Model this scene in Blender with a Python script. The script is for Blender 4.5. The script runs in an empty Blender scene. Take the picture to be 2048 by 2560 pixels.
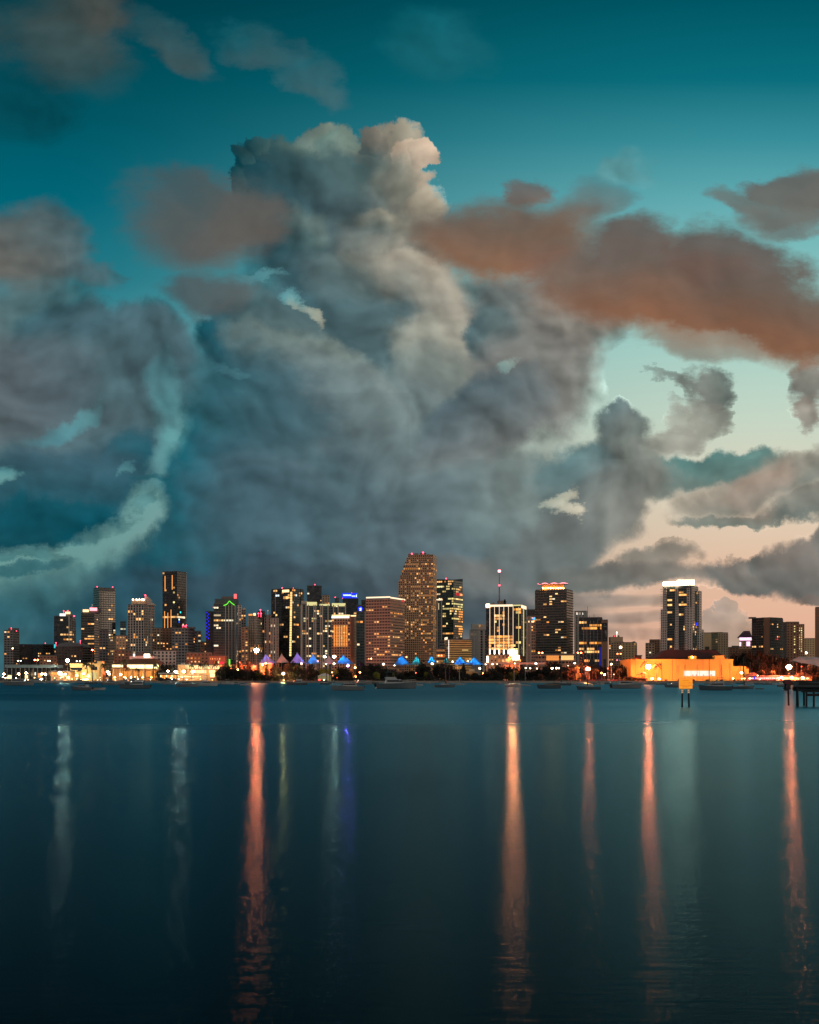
import bpy, bmesh, math, random
from mathutils import Vector, Matrix
R = random.Random(7)
F, HZ, HC, CX = 3000.0, 1692.0, 5.0, 1024.0      # focal length and horizon of the photograph in its pixels, camera height
scene = bpy.context.scene
col = scene.collection

def lin(c):
    o = []
    for v in c[:3]:
        v = v / 255.0
        o.append(v / 12.92 if v <= 0.04045 else ((v + 0.055) / 1.055) ** 2.4)
    return (o[0], o[1], o[2], 1.0)

# ------------------------------------------------------------------ camera
cam = bpy.data.cameras.new('camera')
cam.sensor_fit = 'VERTICAL'; cam.sensor_height = 36.0; cam.lens = 36.0 * F / 2560.0
cam.shift_y = (HZ - 1280.0) / 2560.0
cam.clip_start = 0.5; cam.clip_end = 60000.0
camo = bpy.data.objects.new('camera', cam); col.objects.link(camo)
camo.location = (0, 0, HC); camo.rotation_euler = (math.radians(90), 0, 0)
scene.camera = camo
scene.view_settings.view_transform = 'Standard'; scene.view_settings.look = 'None'
scene.view_settings.exposure = 0.0; scene.view_settings.gamma = 1.0
scene.cycles.use_denoising = True
scene.cycles.use_adaptive_sampling = True; scene.cycles.adaptive_threshold = 0.015; scene.cycles.adaptive_min_samples = 12
scene.cycles.max_bounces = 4; scene.cycles.diffuse_bounces = 2; scene.cycles.glossy_bounces = 3
scene.cycles.sample_clamp_indirect = 3.0

# ------------------------------------------------------------------ sky: dusk gradient with layered clouds, all by direction
def build_sky():
    w = bpy.data.worlds.new('World'); scene.world = w; w.use_nodes = True
    nt = w.node_tree; N = nt.nodes; L = nt.links; N.clear()
    def nd(t, **k):
        n = N.new(t)
        for a, b in k.items(): setattr(n, a, b)
        return n
    def ma(op, a, b=None, c=None, clamp=False):
        n = nd('ShaderNodeMath', operation=op, use_clamp=clamp)
        for i, v in enumerate((a, b, c)):
            if v is None: continue
            if isinstance(v, (int, float)): n.inputs[i].default_value = v
            else: L.new(v, n.inputs[i])
        return n.outputs[0]
    def vm(op, a, b=None, s=None):
        n = nd('ShaderNodeVectorMath', operation=op)
        for i, v in enumerate((a, b)):
            if v is None: continue
            if isinstance(v, (tuple, list)): n.inputs[i].default_value = v
            else: L.new(v, n.inputs[i])
        if s is not None: n.inputs['Scale'].default_value = s
        return n
    tc = nd('ShaderNodeTexCoord')
    sp = nd('ShaderNodeSeparateXYZ'); L.new(tc.outputs['Generated'], sp.inputs[0])
    dy = ma('MAXIMUM', ma('ABSOLUTE', sp.outputs[1]), 0.15)
    px = ma('MULTIPLY_ADD', ma('DIVIDE', sp.outputs[0], dy), F / 1000, CX / 1000)
    py = ma('MULTIPLY_ADD', ma('DIVIDE', ma('ABSOLUTE', sp.outputs[2]), dy), -F / 1000, HZ / 1000)
    cb = nd('ShaderNodeCombineXYZ'); cb.inputs[2].default_value = 1.0; L.new(px, cb.inputs[0]); L.new(py, cb.inputs[1])
    P = cb.outputs[0]
    def noise(scale, detail, rough, vec, stretch=None, out='Color'):
        if stretch: vec = vm('MULTIPLY', vec, stretch).outputs[0]
        n = nd('ShaderNodeTexNoise', noise_dimensions='2D')
        n.inputs['Scale'].default_value = scale; n.inputs['Detail'].default_value = detail; n.inputs['Roughness'].default_value = rough
        L.new(vec, n.inputs['Vector']); return n.outputs[out]
    def warp(vec, colr, amp):
        c = nd('ShaderNodeVectorMath', operation='MULTIPLY_ADD'); L.new(colr, c.inputs[0])
        c.inputs[1].default_value = (amp[0], amp[1], 0); c.inputs[2].default_value = (-amp[0] / 2, -amp[1] / 2, 0)
        return vm('ADD', vec, c.outputs[0]).outputs[0]
    W0 = warp(P, noise(2.3, 2, 0.45, P), (0.18, 0.12))                              # soft, time-smeared cloud
    W1 = warp(W0, noise(9.0, 7, 0.62, P), (0.10, 0.085))                             # billowed edge
    W2 = warp(W1, noise(26.0, 6, 0.62, P, (0.55, 1.3, 1)), (0.06, 0.04))            # ragged wisps
    WB = warp(W0, noise(6.0, 6, 0.62, P, (0.7, 1.25, 1)), (0.19, 0.11))
    WH = warp(P, noise(5.0, 5, 0.6, P, (0.5, 2.0, 1)), (0.10, 0.022))                # flat streaks
    WS = {'h': WH, 's': WB, 'n': WB, 'b': W1, 'w': W2}
    # clear-sky gradient: left and right colour ramps by height
    def ramp(stops):
        r = nd('ShaderNodeValToRGB'); e = r.color_ramp.elements
        f = lambda y: (1.7 - y) / 2.7
        stops = sorted(stops, key=lambda s: -s[0])
        e[0].position = f(stops[0][0]); e[0].color = lin(stops[0][1])
        e[1].position = f(stops[-1][0]); e[1].color = lin(stops[-1][1])
        for y, c in stops[1:-1]:
            k = e.new(f(y)); k.color = lin(c)
        L.new(fac, r.inputs[0]); return r.outputs[0]
    fac = ma('MULTIPLY_ADD', py, -1 / 2.7, 1.7 / 2.7, clamp=True)
    rl = ramp([(1.7, (112, 148, 142)), (1.4, (104, 150, 146)), (1.1, (92, 156, 160)), (0.9, (70, 150, 162)), (0.7, (30, 120, 134)),
               (0.5, (0, 101, 118)), (0.3, (0, 85, 99)), (0.0, (0, 60, 72)), (-0.6, (0, 38, 50)), (-1.0, (0, 28, 40))])
    rr = ramp([(1.7, (222, 160, 130)), (1.55, (230, 180, 152)), (1.42, (228, 190, 162)), (1.25, (222, 208, 184)), (1.05, (198, 214, 196)), (0.85, (166, 208, 198)),
               (0.65, (128, 190, 188)), (0.5, (98, 172, 178)), (0.35, (56, 142, 154)), (0.2, (10, 110, 124)), (0.0, (0, 86, 100)), (-0.6, (0, 50, 64)), (-1.0, (0, 34, 48))])
    tt = nd('ShaderNodeMapRange', interpolation_type='SMOOTHSTEP'); L.new(px, tt.inputs[0])
    tt.inputs[1].default_value = 0.1; tt.inputs[2].default_value = 2.0
    mx = nd('ShaderNodeMix', data_type='RGBA'); L.new(tt.outputs[0], mx.inputs[0]); L.new(rl, mx.inputs[6]); L.new(rr, mx.inputs[7])
    base = mx.outputs[2]
    # billow relief shared by all clouds: noise painted as if lit from the right
    r1 = noise(5.5, 3.5, 0.5, W0, (0.85, 1.15, 1), 'Fac')
    r2 = noise(5.5, 3.5, 0.5, vm('ADD', W0, (0.028, -0.022, 0)).outputs[0], (0.85, 1.15, 1), 'Fac')
    def puff(vec):
        n = nd('ShaderNodeTexVoronoi', voronoi_dimensions='2D', feature='SMOOTH_F1'); n.inputs['Scale'].default_value = 9.0; n.inputs['Smoothness'].default_value = 0.35
        n.inputs['Detail'].default_value = 1.0; n.inputs['Roughness'].default_value = 0.5
        L.new(vec, n.inputs['Vector']); return n.outputs['Distance']
    PW = warp(W0, noise(7.0, 3, 0.55, P), (0.10, 0.08))
    pf = ma('SUBTRACT', puff(vm('ADD', PW, (0.020, -0.020, 0)).outputs[0]), puff(PW))
    relief = ma('MULTIPLY_ADD', ma('SUBTRACT', r1, r2), 1.0, ma('MULTIPLY_ADD', r1, 0.4, 0.8))
    relief = ma('MULTIPLY_ADD', pf, 0.36, relief)
    # one cloud as a node group: an ellipse in homogeneous coordinates, soft edge, lit and dark sides painted as two colours
    G = bpy.data.node_groups.new('cloud', 'ShaderNodeTree'); gi = G.interface
    for nm, ty in (('sky', 'NodeSocketColor'), ('P', 'NodeSocketVector'), ('U', 'NodeSocketVector'), ('V', 'NodeSocketVector'), ('g', 'NodeSocketVector'),
                   ('out', 'NodeSocketFloat'), ('in', 'NodeSocketFloat'), ('cover', 'NodeSocketFloat'), ('dark', 'NodeSocketColor'), ('lit', 'NodeSocketColor')):
        gi.new_socket(nm, in_out='INPUT', socket_type=ty)
    gi.new_socket('sky', in_out='OUTPUT', socket_type='NodeSocketColor')
    a = G.nodes.new('NodeGroupInput'); z = G.nodes.new('NodeGroupOutput'); I = a.outputs
    def gv(v):
        n = G.nodes.new('ShaderNodeVectorMath'); n.operation = 'DOT_PRODUCT'; G.links.new(I['P'], n.inputs[0]); G.links.new(I[v], n.inputs[1]); return n.outputs['Value']
    u, v = gv('U'), gv('V')
    n1 = G.nodes.new('ShaderNodeMath'); n1.operation = 'MULTIPLY'; G.links.new(u, n1.inputs[0]); G.links.new(u, n1.inputs[1])
    n2 = G.nodes.new('ShaderNodeMath'); n2.operation = 'MULTIPLY_ADD'; G.links.new(v, n2.inputs[0]); G.links.new(v, n2.inputs[1]); G.links.new(n1.outputs[0], n2.inputs[2])
    n3 = G.nodes.new('ShaderNodeMapRange'); n3.interpolation_type = 'SMOOTHSTEP'; G.links.new(n2.outputs[0], n3.inputs[0])
    G.links.new(I['out'], n3.inputs[1]); G.links.new(I['in'], n3.inputs[2]); G.links.new(I['cover'], n3.inputs[4])
    n4 = G.nodes.new('ShaderNodeMix'); n4.data_type = 'RGBA'; G.links.new(gv('g'), n4.inputs[0]); G.links.new(I['dark'], n4.inputs[6]); G.links.new(I['lit'], n4.inputs[7])
    n5 = G.nodes.new('ShaderNodeMix'); n5.data_type = 'RGBA'; G.links.new(n3.outputs[0], n5.inputs[0]); G.links.new(I['sky'], n5.inputs[6]); G.links.new(n4.outputs[2], n5.inputs[7])
    G.links.new(n5.outputs[2], z.inputs[0])
    def cloud(cur, c, ws):
        (cx, cy, rx, ry, rot, soft, ca, cb_, g, op, kind) = c
        cx /= 1000; cy /= 1000; rx /= 1000; ry /= 1000; t = math.radians(rot); co, si = math.cos(t), math.sin(t)
        U = (co / rx, si / rx); V = (-si / ry, co / ry)
        U = U + (-(U[0] * cx + U[1] * cy),); V = V + (-(V[0] * cx + V[1] * cy),)
        g = tuple(0.55 * (g[0] * U[k] + g[1] * V[k]) + (0.5 if k == 2 else 0) for k in range(3))
        n = nd('ShaderNodeGroup'); n.node_tree = G
        L.new(cur, n.inputs[0]); L.new(ws[kind], n.inputs[1])
        n.inputs[2].default_value = U; n.inputs[3].default_value = V; n.inputs[4].default_value = g
        n.inputs[5].default_value = (1 + soft) ** 2; n.inputs[6].default_value = (1 - soft) ** 2; n.inputs[7].default_value = op
        n.inputs[8].default_value = lin(cb_); n.inputs[9].default_value = lin(ca)
        return n.outputs[0]
    def box(c):
        (cx, cy, rx, ry, rot, soft, ca, cb_, g, op, kind) = c
        t = math.radians(rot); k = 1 + soft
        ex = math.hypot(rx * math.cos(t), ry * math.sin(t)) * k + 175; ey = math.hypot(rx * math.sin(t), ry * math.cos(t)) * k + 125
        return cx - ex, cx + ex, cy - ey, cy + ey
    stats = []
    def leaf(cl):
        cur = base; ws = dict(WS); near = False
        for ci, c in enumerate(cl):
            if ci % 12 == 11:                  # evaluates cloud after cloud, so the shader's working memory stays small
                for kk in ws:
                    n = vm('MULTIPLY_ADD', cur, (1e-7, 1e-7, 1e-7)); L.new(ws[kk], n.inputs[2]); ws[kk] = n.outputs[0]
            if c[10] == 'n' and not near: near = True; cur = shade(cur)
            cur = cloud(cur, c, ws)
        stats.append(len(cl))
        if near:
            cur = shade(cur, 3.2)
            b = nd('ShaderNodeBackground'); L.new(cur, b.inputs[0]); return b.outputs[0]
        b = nd('ShaderNodeBackground'); L.new(shade(cur), b.inputs[0]); return b.outputs[0]
    def shade(cur, gain=14.0):
        # relief only where a cloud has changed the clear sky; the near, time-smeared clouds stay smooth
        k = nd('ShaderNodeVectorMath', operation='DISTANCE'); L.new(cur, k.inputs[0]); L.new(base, k.inputs[1])
        k2 = ma('MULTIPLY', k.outputs['Value'], gain, clamp=True)
        if gain < 14: k2 = ma('MULTIPLY', k2, 0.35)
        k3 = ma('MULTIPLY_ADD', ma('SUBTRACT', relief, 1.0), k2, 1.0)
        sc = nd('ShaderNodeVectorMath', operation='SCALE'); L.new(cur, sc.inputs[0]); L.new(k3, sc.inputs['Scale'])
        return sc.outputs[0]
    def split(cl, x0, x1, y0, y1, depth):
        if len(cl) <= 22 or depth >= 5: return leaf(cl)
        best = None
        for ax in (0, 1):
            lo, hi = ((x0, x1), (y0, y1))[ax]
            for f in (.35, .5, .65):
                m = lo + (hi - lo) * f
                A = [c for c in cl if box(c)[2 * ax] < m]; B = [c for c in cl if box(c)[2 * ax + 1] > m]
                s_ = len(A) * f + len(B) * (1 - f)
                if best is None or s_ < best[0]: best = (s_, ax, m, A, B)
        s_, ax, m, A, B = best
        if s_ > len(cl) * 0.93: return leaf(cl)
        sa = split(A, x0, m if ax == 0 else x1, y0, m if ax == 1 else y1, depth + 1)
        sb = split(B, m if ax == 0 else x0, x1, m if ax == 1 else y0, y1, depth + 1)
        gt = ma('GREATER_THAN', (px, py)[ax], m / 1000)
        mxs = nd('ShaderNodeMixShader'); L.new(gt, mxs.inputs[0]); L.new(sa, mxs.inputs[1]); L.new(sb, mxs.inputs[2])
        return mxs.outputs[0]
    sh = split(CLOUDS, 0, 2048, 0, 1700, 0)
    # even glow added to the sky behind the viewer to brighten the facades
    be = nd('ShaderNodeMapRange', interpolation_type='SMOOTHSTEP'); L.new(sp.outputs[1], be.inputs[0]); be.inputs[1].default_value = .05; be.inputs[2].default_value = -.35
    bb = nd('ShaderNodeBackground'); bb.inputs[0].default_value = EAST
    bm = nd('ShaderNodeMixShader'); L.new(be.outputs[0], bm.inputs[0]); L.new(sh, bm.inputs[1]); L.new(bb.outputs[0], bm.inputs[2]); sh = bm.outputs[0]
    out = nd('ShaderNodeOutputWorld'); L.new(sh, out.inputs[0])
    w.cycles.sampling_method = 'MANUAL'; w.cycles.sample_map_resolution = 512

# s = smeared, b = billowed, w = wispy.  g: direction in the cloud's own axes (x right, y down in the photograph) of the side painted as lit
CLOUDS = [
    # high thin cloud
    (150, 30, 110, 130, 0, .7, (88, 80, 68), (34, 72, 78), (.6, .5), .8, 's'),
    (190, 160, 100, 60, 30, .9, (60, 80, 80), (30, 80, 88), (0, 0), .6, 's'),
    (30, 260, 110, 70, 0, .9, (6, 66, 76), (6, 66, 76), (0, 0), .6, 's'),
    (430, 120, 110, 36, 28, .6, (76, 86, 84), (44, 86, 94), (.6, .5), .7, 's'),
    (640, 115, 70, 30, 10, .8, (74, 92, 94), (30, 98, 108), (.6, .5), .6, 's'),
    (780, 195, 90, 36, 32, .7, (78, 98, 100), (40, 104, 114), (.6, .5), .6, 's'),
    (1080, 110, 90, 60, 0, .9, (40, 110, 118), (20, 108, 118), (.6, .5), .4, 's'),
    (1560, 425, 50, 30, 10, .9, (100, 150, 152), (100, 150, 152), (0, 0), .6, 's'),
    # far cloud low on the right
    (1805, 1570, 55, 60, 0, .10, (178, 156, 138), (164, 146, 134), (.8, -.5), .95, 'b'),
    (1790, 1515, 24, 24, 0, .12, (178, 156, 138), (164, 146, 134), (.8, -.5), .95, 'b'),
    (1840, 1610, 80, 55, 0, .5, (190, 160, 138), (176, 150, 134), (.8, -.5), .8, 's'),
    (1500, 1502, 190, 15, 0, .5, (160, 142, 128), (150, 138, 128), (1, 0), .85, 'h'),
    (1590, 1545, 130, 12, -2, .5, (172, 146, 130), (160, 142, 130), (1, 0), .8, 'h'),
    (1330, 1528, 150, 16, 0, .6, (138, 130, 122), (126, 124, 120), (1, 0), .8, 'h'),
    (1230, 1540, 160, 30, 0, .6, (120, 116, 112), (112, 114, 112), (1, 0), .7, 's'),
    (1600, 1585, 130, 10, 0, .7, (182, 148, 128), (170, 144, 130), (1, 0), .6, 'h'),
    # right bank of flat cloud
    (1790, 1170, 200, 42, -4, .22, (96, 126, 120), (70, 114, 112), (.7, .9), .95, 'b'),
    (1640, 1200, 120, 40, 0, .35, (118, 130, 124), (92, 122, 118), (.8, .4), .9, 'b'),
    (2020, 1190, 150, 50, -8, .35, (150, 142, 128), (120, 126, 120), (-.6, -.8), .9, 'b'),
    (1880, 1228, 170, 36, -12, .4, (158, 146, 132), (118, 126, 118), (-.2, -.9), .9, 'b'),
    (1850, 1292, 150, 15, 0, .3, (122, 126, 118), (96, 114, 108), (0, -1), .9, 'b'),
    (2050, 1268, 110, 34, -5, .3, (126, 124, 116), (98, 112, 108), (0, -1), .9, 'b'),
    (1930, 1230, 60, 55, -30, .5, (170, 150, 134), (150, 140, 128), (0, -1), .8, 's'),
    (2050, 960, 45, 60, 0, .35, (140, 126, 116), (118, 112, 106), (0, -1), .85, 'w'),
    (2060, 1050, 40, 40, 0, .35, (140, 126, 116), (128, 118, 110), (0, -1), .85, 'w'),
    # wisps in the clear patch
    (1755, 975, 50, 42, 30, .35, (128, 128, 120), (104, 116, 112), (-.6, .6), .9, 'w'),
    (1690, 960, 50, 12, 10, .5, (120, 128, 122), (120, 128, 122), (0, 0), .7, 'w'),
    (1700, 1050, 40, 26, -20, .5, (150, 144, 132), (138, 138, 128), (0, 0), .7, 'w'),
    (1770, 1045, 45, 40, 10, .5, (146, 140, 128), (132, 134, 126), (0, 0), .8, 'w'),
    (1700, 1100, 60, 30, -20, .5, (150, 144, 132), (132, 134, 126), (0, 0), .8, 'w'),
    # left horizon haze cloud
    (120, 1500, 260, 55, -6, .5, (76, 116, 118), (36, 92, 104), (.6, -.6), .85, 'b'),
    (60, 1600, 300, 90, 0, .5, (50, 96, 106), (34, 82, 96), (.6, -.6), .9, 's'),
    (230, 1540, 140, 60, -20, .4, (52, 88, 98), (22, 82, 94), (.6, -.6), .9, 'b'),
    (60, 1440, 90, 14, -6, .5, (52, 100, 108), (30, 90, 100), (.6, -.6), .8, 'w'),
    (215, 1350, 80, 11, -22, .6, (60, 108, 114), (40, 98, 106), (.6, -.6), .7, 'w'), (330, 1270, 30, 13, -50, .6, (60, 108, 114), (36, 96, 106), (.6, -.6), .8, 'w'), (30, 1405, 90, 10, 4, .6, (66, 112, 116), (44, 100, 106), (.6, -.6), .7, 'w'),
    # great storm cloud: the wide base
    (640, 1420, 420, 130, -8, .20, (66, 90, 100), (22, 78, 92), (.6, .1), 1, 'b'),
    (470, 1360, 130, 105, -50, .18, (56, 96, 106), (12, 84, 98), (.7, -.1), 1, 'b'),
    (560, 1200, 200, 160, 0, .18, (64, 96, 106), (20, 92, 106), (.8, 0), 1, 'b'),
    (510, 1090, 85, 110, 0, .16, (36, 96, 108), (14, 92, 106), (.8, 0), 1, 'b'),
    (545, 960, 90, 110, 0, .30, (64, 116, 124), (40, 106, 116), (.8, 0), .9, 'b'),
    (1000, 1330, 420, 190, 0, .35, (104, 120, 124), (66, 90, 102), (.9, -.2), 1, 'b'),
    (1260, 1250, 170, 140, 0, .35, (128, 140, 134), (96, 116, 120), (.7, -.6), 1, 'b'),
    (860, 1480, 560, 66, 0, .4, (82, 92, 96), (46, 74, 88), (1, 0), .95, 's'),
    (1330, 1440, 190, 44, 0, .4, (120, 120, 114), (100, 106, 106), (.7, -.6), .95, 's'),
    (820, 1570, 560, 60, 0, .5, (84, 92, 94), (60, 78, 88), (1, 0), .8, 's'),
    (760, 1560, 500, 60, 0, .6, (62, 80, 90), (40, 80, 94), (1, 0), .9, 's'),
    (700, 1180, 220, 170, 0, .5, (82, 104, 112), (58, 92, 104), (.8, 0), .9, 's'),
    (880, 1170, 260, 190, 0, .5, (98, 112, 116), (66, 94, 104), (.7, -.4), .9, 's'),
    # storm cloud: tower
    (800, 345, 62, 52, 0, .12, (140, 150, 134), (84, 112, 110), (.7, .1), 1, 'b'),
    (850, 345, 55, 34, 15, .20, (132, 146, 132), (92, 124, 118), (.6, .2), 1, 'b'),
    (680, 395, 112, 66, 0, .10, (74, 96, 94), (14, 66, 76), (.9, .1), 1, 'b'),
    (620, 440, 60, 50, 0, .12, (30, 72, 80), (10, 62, 72), (.9, .3), 1, 'b'),
    (985, 360, 90, 60, 0, .10, (150, 142, 124), (92, 102, 96), (.6, -.6), 1, 'b'),
    (1030, 390, 52, 52, 0, .10, (180, 160, 138), (130, 124, 112), (.3, -.8), 1, 'b'),
    (1060, 360, 32, 32, 0, .12, (196, 172, 148), (140, 130, 116), (.5, -.6), 1, 'b'),
    (1072, 445, 48, 48, 0, .16, (178, 160, 138), (112, 114, 106), (.6, -.6), 1, 'b'),
    (940, 340, 40, 34, 0, .12, (128, 122, 110), (72, 88, 88), (.6, -.7), 1, 'b'),
    (730, 370, 60, 50, 0, .2, (92, 112, 104), (40, 80, 86), (.9, -.2), 1, 'b'),
    (600, 400, 34, 34, 0, .12, (24, 70, 80), (8, 60, 70), (.9, .3), 1, 'b'),
    (800, 470, 220, 120, 0, .25, (84, 104, 102), (34, 74, 84), (.9, 0), 1, 'b'),
    (1000, 480, 110, 90, 0, .30, (132, 130, 116), (84, 100, 98), (.7, -.4), 1, 'b'),
    (860, 620, 230, 170, 20, .30, (92, 108, 108), (36, 74, 84), (.9, -.2), 1, 'b'),
    (1010, 640, 140, 150, 10, .40, (160, 152, 134), (82, 100, 102), (.8, 0), 1, 'b'),
    (1080, 780, 150, 130, 35, .25, (178, 168, 150), (108, 118, 116), (.7, -.3), 1, 'b'),
    (910, 840, 200, 150, 40, .35, (90, 110, 112), (58, 90, 98), (.7, -.5), 1, 's'),
    (1130, 900, 160, 110, 15, .22, (176, 168, 150), (118, 130, 124), (.6, -.4), 1, 'b'),
    (1090, 1030, 140, 130, 10, .40, (136, 142, 134), (98, 118, 118), (.6, -.4), 1, 'b'),
    (1020, 1120, 190, 130, 0, .5, (110, 124, 124), (82, 104, 110), (.6, -.4), .9, 's'),
    # slanting flank below the gap
    (640, 860, 120, 100, 35, .14, (72, 100, 106), (10, 80, 94), (.8, -.2), 1, 'b'),
    (780, 960, 220, 110, 42, .20, (132, 148, 140), (52, 86, 96), (.2, -1), 1, 'b'),
    (860, 1060, 210, 120, 40, .40, (112, 126, 126), (72, 98, 106), (.2, -.9), .95, 's'),
    (660, 1010, 150, 110, 20, .40, (74, 100, 108), (36, 86, 98), (.8, 0), .9, 's'),
    (700, 780, 130, 44, 28, .40, (88, 108, 110), (66, 98, 104), (.4, 0), .9, 'b'),
    (578, 432, 24, 28, 0, .15, (40, 82, 88), (8, 60, 70), (.9, .1), 1, 'b'), (592, 372, 26, 24, 0, .15, (50, 86, 90), (10, 62, 72), (.9, .1), 1, 'b'),
    (645, 345, 34, 22, 0, .15, (66, 96, 96), (16, 70, 80), (.8, .3), 1, 'b'), (1115, 500, 46, 56, 0, .25, (176, 164, 142), (120, 118, 108), (.6, -.6), 1, 'b'), (1120, 590, 60, 66, 0, .3, (160, 152, 134), (104, 112, 108), (.6, -.6), 1, 'b'),
    (980, 540, 60, 34, 10, .4, (150, 146, 128), (92, 106, 104), (.4, -.8), .9, 'b'), (960, 690, 80, 50, 20, .5, (140, 140, 128), (84, 102, 102), (.5, -.7), .9, 'b'), (1060, 690, 80, 60, 10, .4, (176, 166, 148), (116, 122, 116), (.5, -.7), .95, 'b'),
    (760, 560, 90, 60, 10, .4, (98, 114, 108), (44, 80, 88), (.6, -.6), .9, 'b'), (840, 700, 90, 60, 20, .4, (98, 114, 112), (46, 80, 90), (.6, -.6), .9, 'b'),
    # clear chinks between tower and flank
    (672, 688, 44, 9, 8, .9, (96, 154, 160), (80, 134, 144), (1, 0), .55, 'w'),
    (778, 748, 20, 13, 20, .8, (110, 160, 160), (90, 146, 152), (1, 0), .7, 'w'), (802, 788, 14, 28, -20, .8, (184, 180, 156), (140, 160, 150), (.3, .6), .75, 'w'),
    (540, 805, 26, 9, 0, .9, (78, 146, 158), (78, 146, 158), (1, 0), .6, 'b'),
    (595, 925, 30, 10, 10, .9, (84, 136, 146), (74, 126, 138), (1, 0), .4, 's'),
    # left bank
    (55, 620, 120, 105, 0, .35, (108, 98, 88), (66, 100, 108), (-.7, .3), .95, 's'),
    (190, 690, 90, 32, 15, .5, (82, 94, 96), (70, 100, 108), (0, 0), .85, 's'),
    (60, 800, 150, 90, 0, .5, (92, 104, 104), (66, 104, 110), (-.7, .3), .9, 's'),
    (150, 860, 130, 100, 0, .25, (86, 100, 106), (50, 88, 98), (.5, .5), .95, 'b'),
    (320, 860, 170, 80, 0, .30, (84, 102, 108), (62, 96, 106), (.5, .5), .97, 'b'),
    (240, 960, 260, 110, -6, .35, (80, 100, 106), (66, 94, 102), (-.5, .5), .97, 's'),
    (20, 1000, 170, 150, 0, .4, (96, 100, 102), (76, 96, 104), (-.6, 0), .95, 's'),
    (200, 1150, 170, 120, -10, .22, (88, 108, 114), (34, 86, 100), (-.3, -.8), .97, 'b'),
    (280, 1160, 50, 90, 10, .25, (48, 92, 104), (16, 84, 98), (-.6, -.8), .97, 'b'),
    (110, 1230, 230, 100, -8, .25, (62, 92, 104), (20, 82, 96), (.2, -.8), .97, 'b'),
    (90, 1330, 170, 62, -4, .22, (22, 84, 98), (0, 66, 80), (0, -.8), .97, 'b'),
    (190, 1320, 80, 50, -30, .3, (22, 84, 98), (4, 72, 86), (0, -.8), .95, 'b'),
    (140, 1060, 60, 18, -38, .9, (90, 150, 156), (76, 134, 144), (1, 0), .7, 'b'),
    (405, 975, 38, 62, 0, .85, (96, 158, 162), (80, 148, 156), (0, 1), .38, 'b'), (398, 1060, 44, 56, 0, .85, (104, 162, 162), (84, 148, 156), (0, 1), .38, 'b'), (370, 1135, 28, 50, 10, .85, (110, 162, 160), (88, 150, 156), (0, 1), .38, 'b'),
    (340, 1250, 26, 46, 30, .8, (112, 160, 156), (96, 150, 152), (0, 1), .38, 'b'), (285, 1315, 50, 24, -42, .5, (112, 158, 154), (100, 150, 150), (0, 1), .38, 'b'), (225, 1356, 50, 20, -25, .5, (112, 156, 150), (104, 150, 148), (0, 1), .38, 'b'),
    (360, 1196, 40, 12, -10, .6, (50, 96, 106), (20, 84, 96), (0, -1), .8, 'w'), (285, 1180, 14, 10, 0, .9, (92, 146, 150), (76, 130, 140), (0, 1), .5, 'w'), (10, 1210, 26, 16, 0, .9, (110, 162, 160), (90, 150, 154), (0, 1), .8, 'w'),
    # grey cloud right of the tower
    (1330, 800, 150, 130, 0, .30, (132, 128, 120), (92, 108, 110), (.8, -.1), .98, 'b'),
    (1225, 840, 60, 85, 10, .25, (104, 116, 114), (70, 98, 104), (.8, 0), .95, 'b'),
    (1440, 810, 110, 70, 0, .6, (146, 140, 130), (132, 128, 120), (.8, 0), .9, 's'),
    (1330, 960, 150, 120, -10, .35, (132, 128, 120), (104, 110, 110), (.6, 0), .98, 'b'),
    (1200, 1050, 180, 80, -28, .30, (116, 120, 118), (76, 98, 106), (.2, .8), .98, 'b'),
    (1268, 925, 20, 9, -30, .9, (150, 180, 170), (130, 165, 160), (1, 0), .6, 'b'),
    # right cloud column
    (1420, 1170, 110, 66, 0, .3, (112, 130, 130), (84, 118, 122), (.3, .6), .95, 'b'),
    (1550, 1100, 80, 70, 0, .22, (122, 126, 118), (84, 104, 106), (.4, .7), .97, 'b'),
    (1548, 1062, 42, 44, 0, .2, (112, 118, 112), (84, 104, 106), (.4, .7), .97, 'b'),
    (1600, 1190, 90, 60, -20, .45, (136, 136, 126), (110, 120, 116), (.4, .3), .95, 'b'),
    (1480, 1280, 130, 100, -30, .25, (134, 134, 126), (98, 112, 112), (.5, .5), .97, 'b'),
    (1380, 1360, 130, 80, -20, .30, (118, 122, 118), (94, 108, 110), (.5, -.2), .97, 'b'),
    (1480, 1430, 110, 34, 0, .3, (118, 118, 112), (100, 108, 106), (.5, -.2), .95, 'b'),
    (1640, 1390, 80, 34, -12, .45, (142, 132, 120), (108, 112, 106), (.5, .3), .9, 'w'),
    (1600, 1440, 150, 34, 0, .35, (124, 118, 110), (102, 108, 104), (.5, -.6), .95, 'b'),
    (1388, 1236, 30, 17, -25, .5, (210, 204, 180), (176, 184, 168), (1, 0), .8, 'w'),
    (1420, 1262, 34, 13, 15, .6, (218, 206, 180), (190, 190, 170), (1, 0), .75, 'w'),
    (1850, 1430, 120, 44, 0, .18, (128, 122, 114), (100, 106, 104), (.2, -.8), .97, 'b'),
    (1900, 1400, 50, 28, 0, .25, (118, 116, 110), (104, 108, 104), (.2, -.8), .97, 'b'),
    (2000, 1410, 120, 66, -15, .2, (130, 122, 114), (104, 108, 106), (.2, -.8), .97, 'b'),
    (2060, 1350, 60, 50, -30, .2, (126, 120, 112), (104, 108, 106), (.2, -.8), .97, 'b'),
    (2020, 1480, 50, 18, 0, .3, (128, 116, 108), (118, 112, 106), (.2, -.8), .95, 'b'),
    # near brown clouds, a warm glow from below painted into their colour
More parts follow.
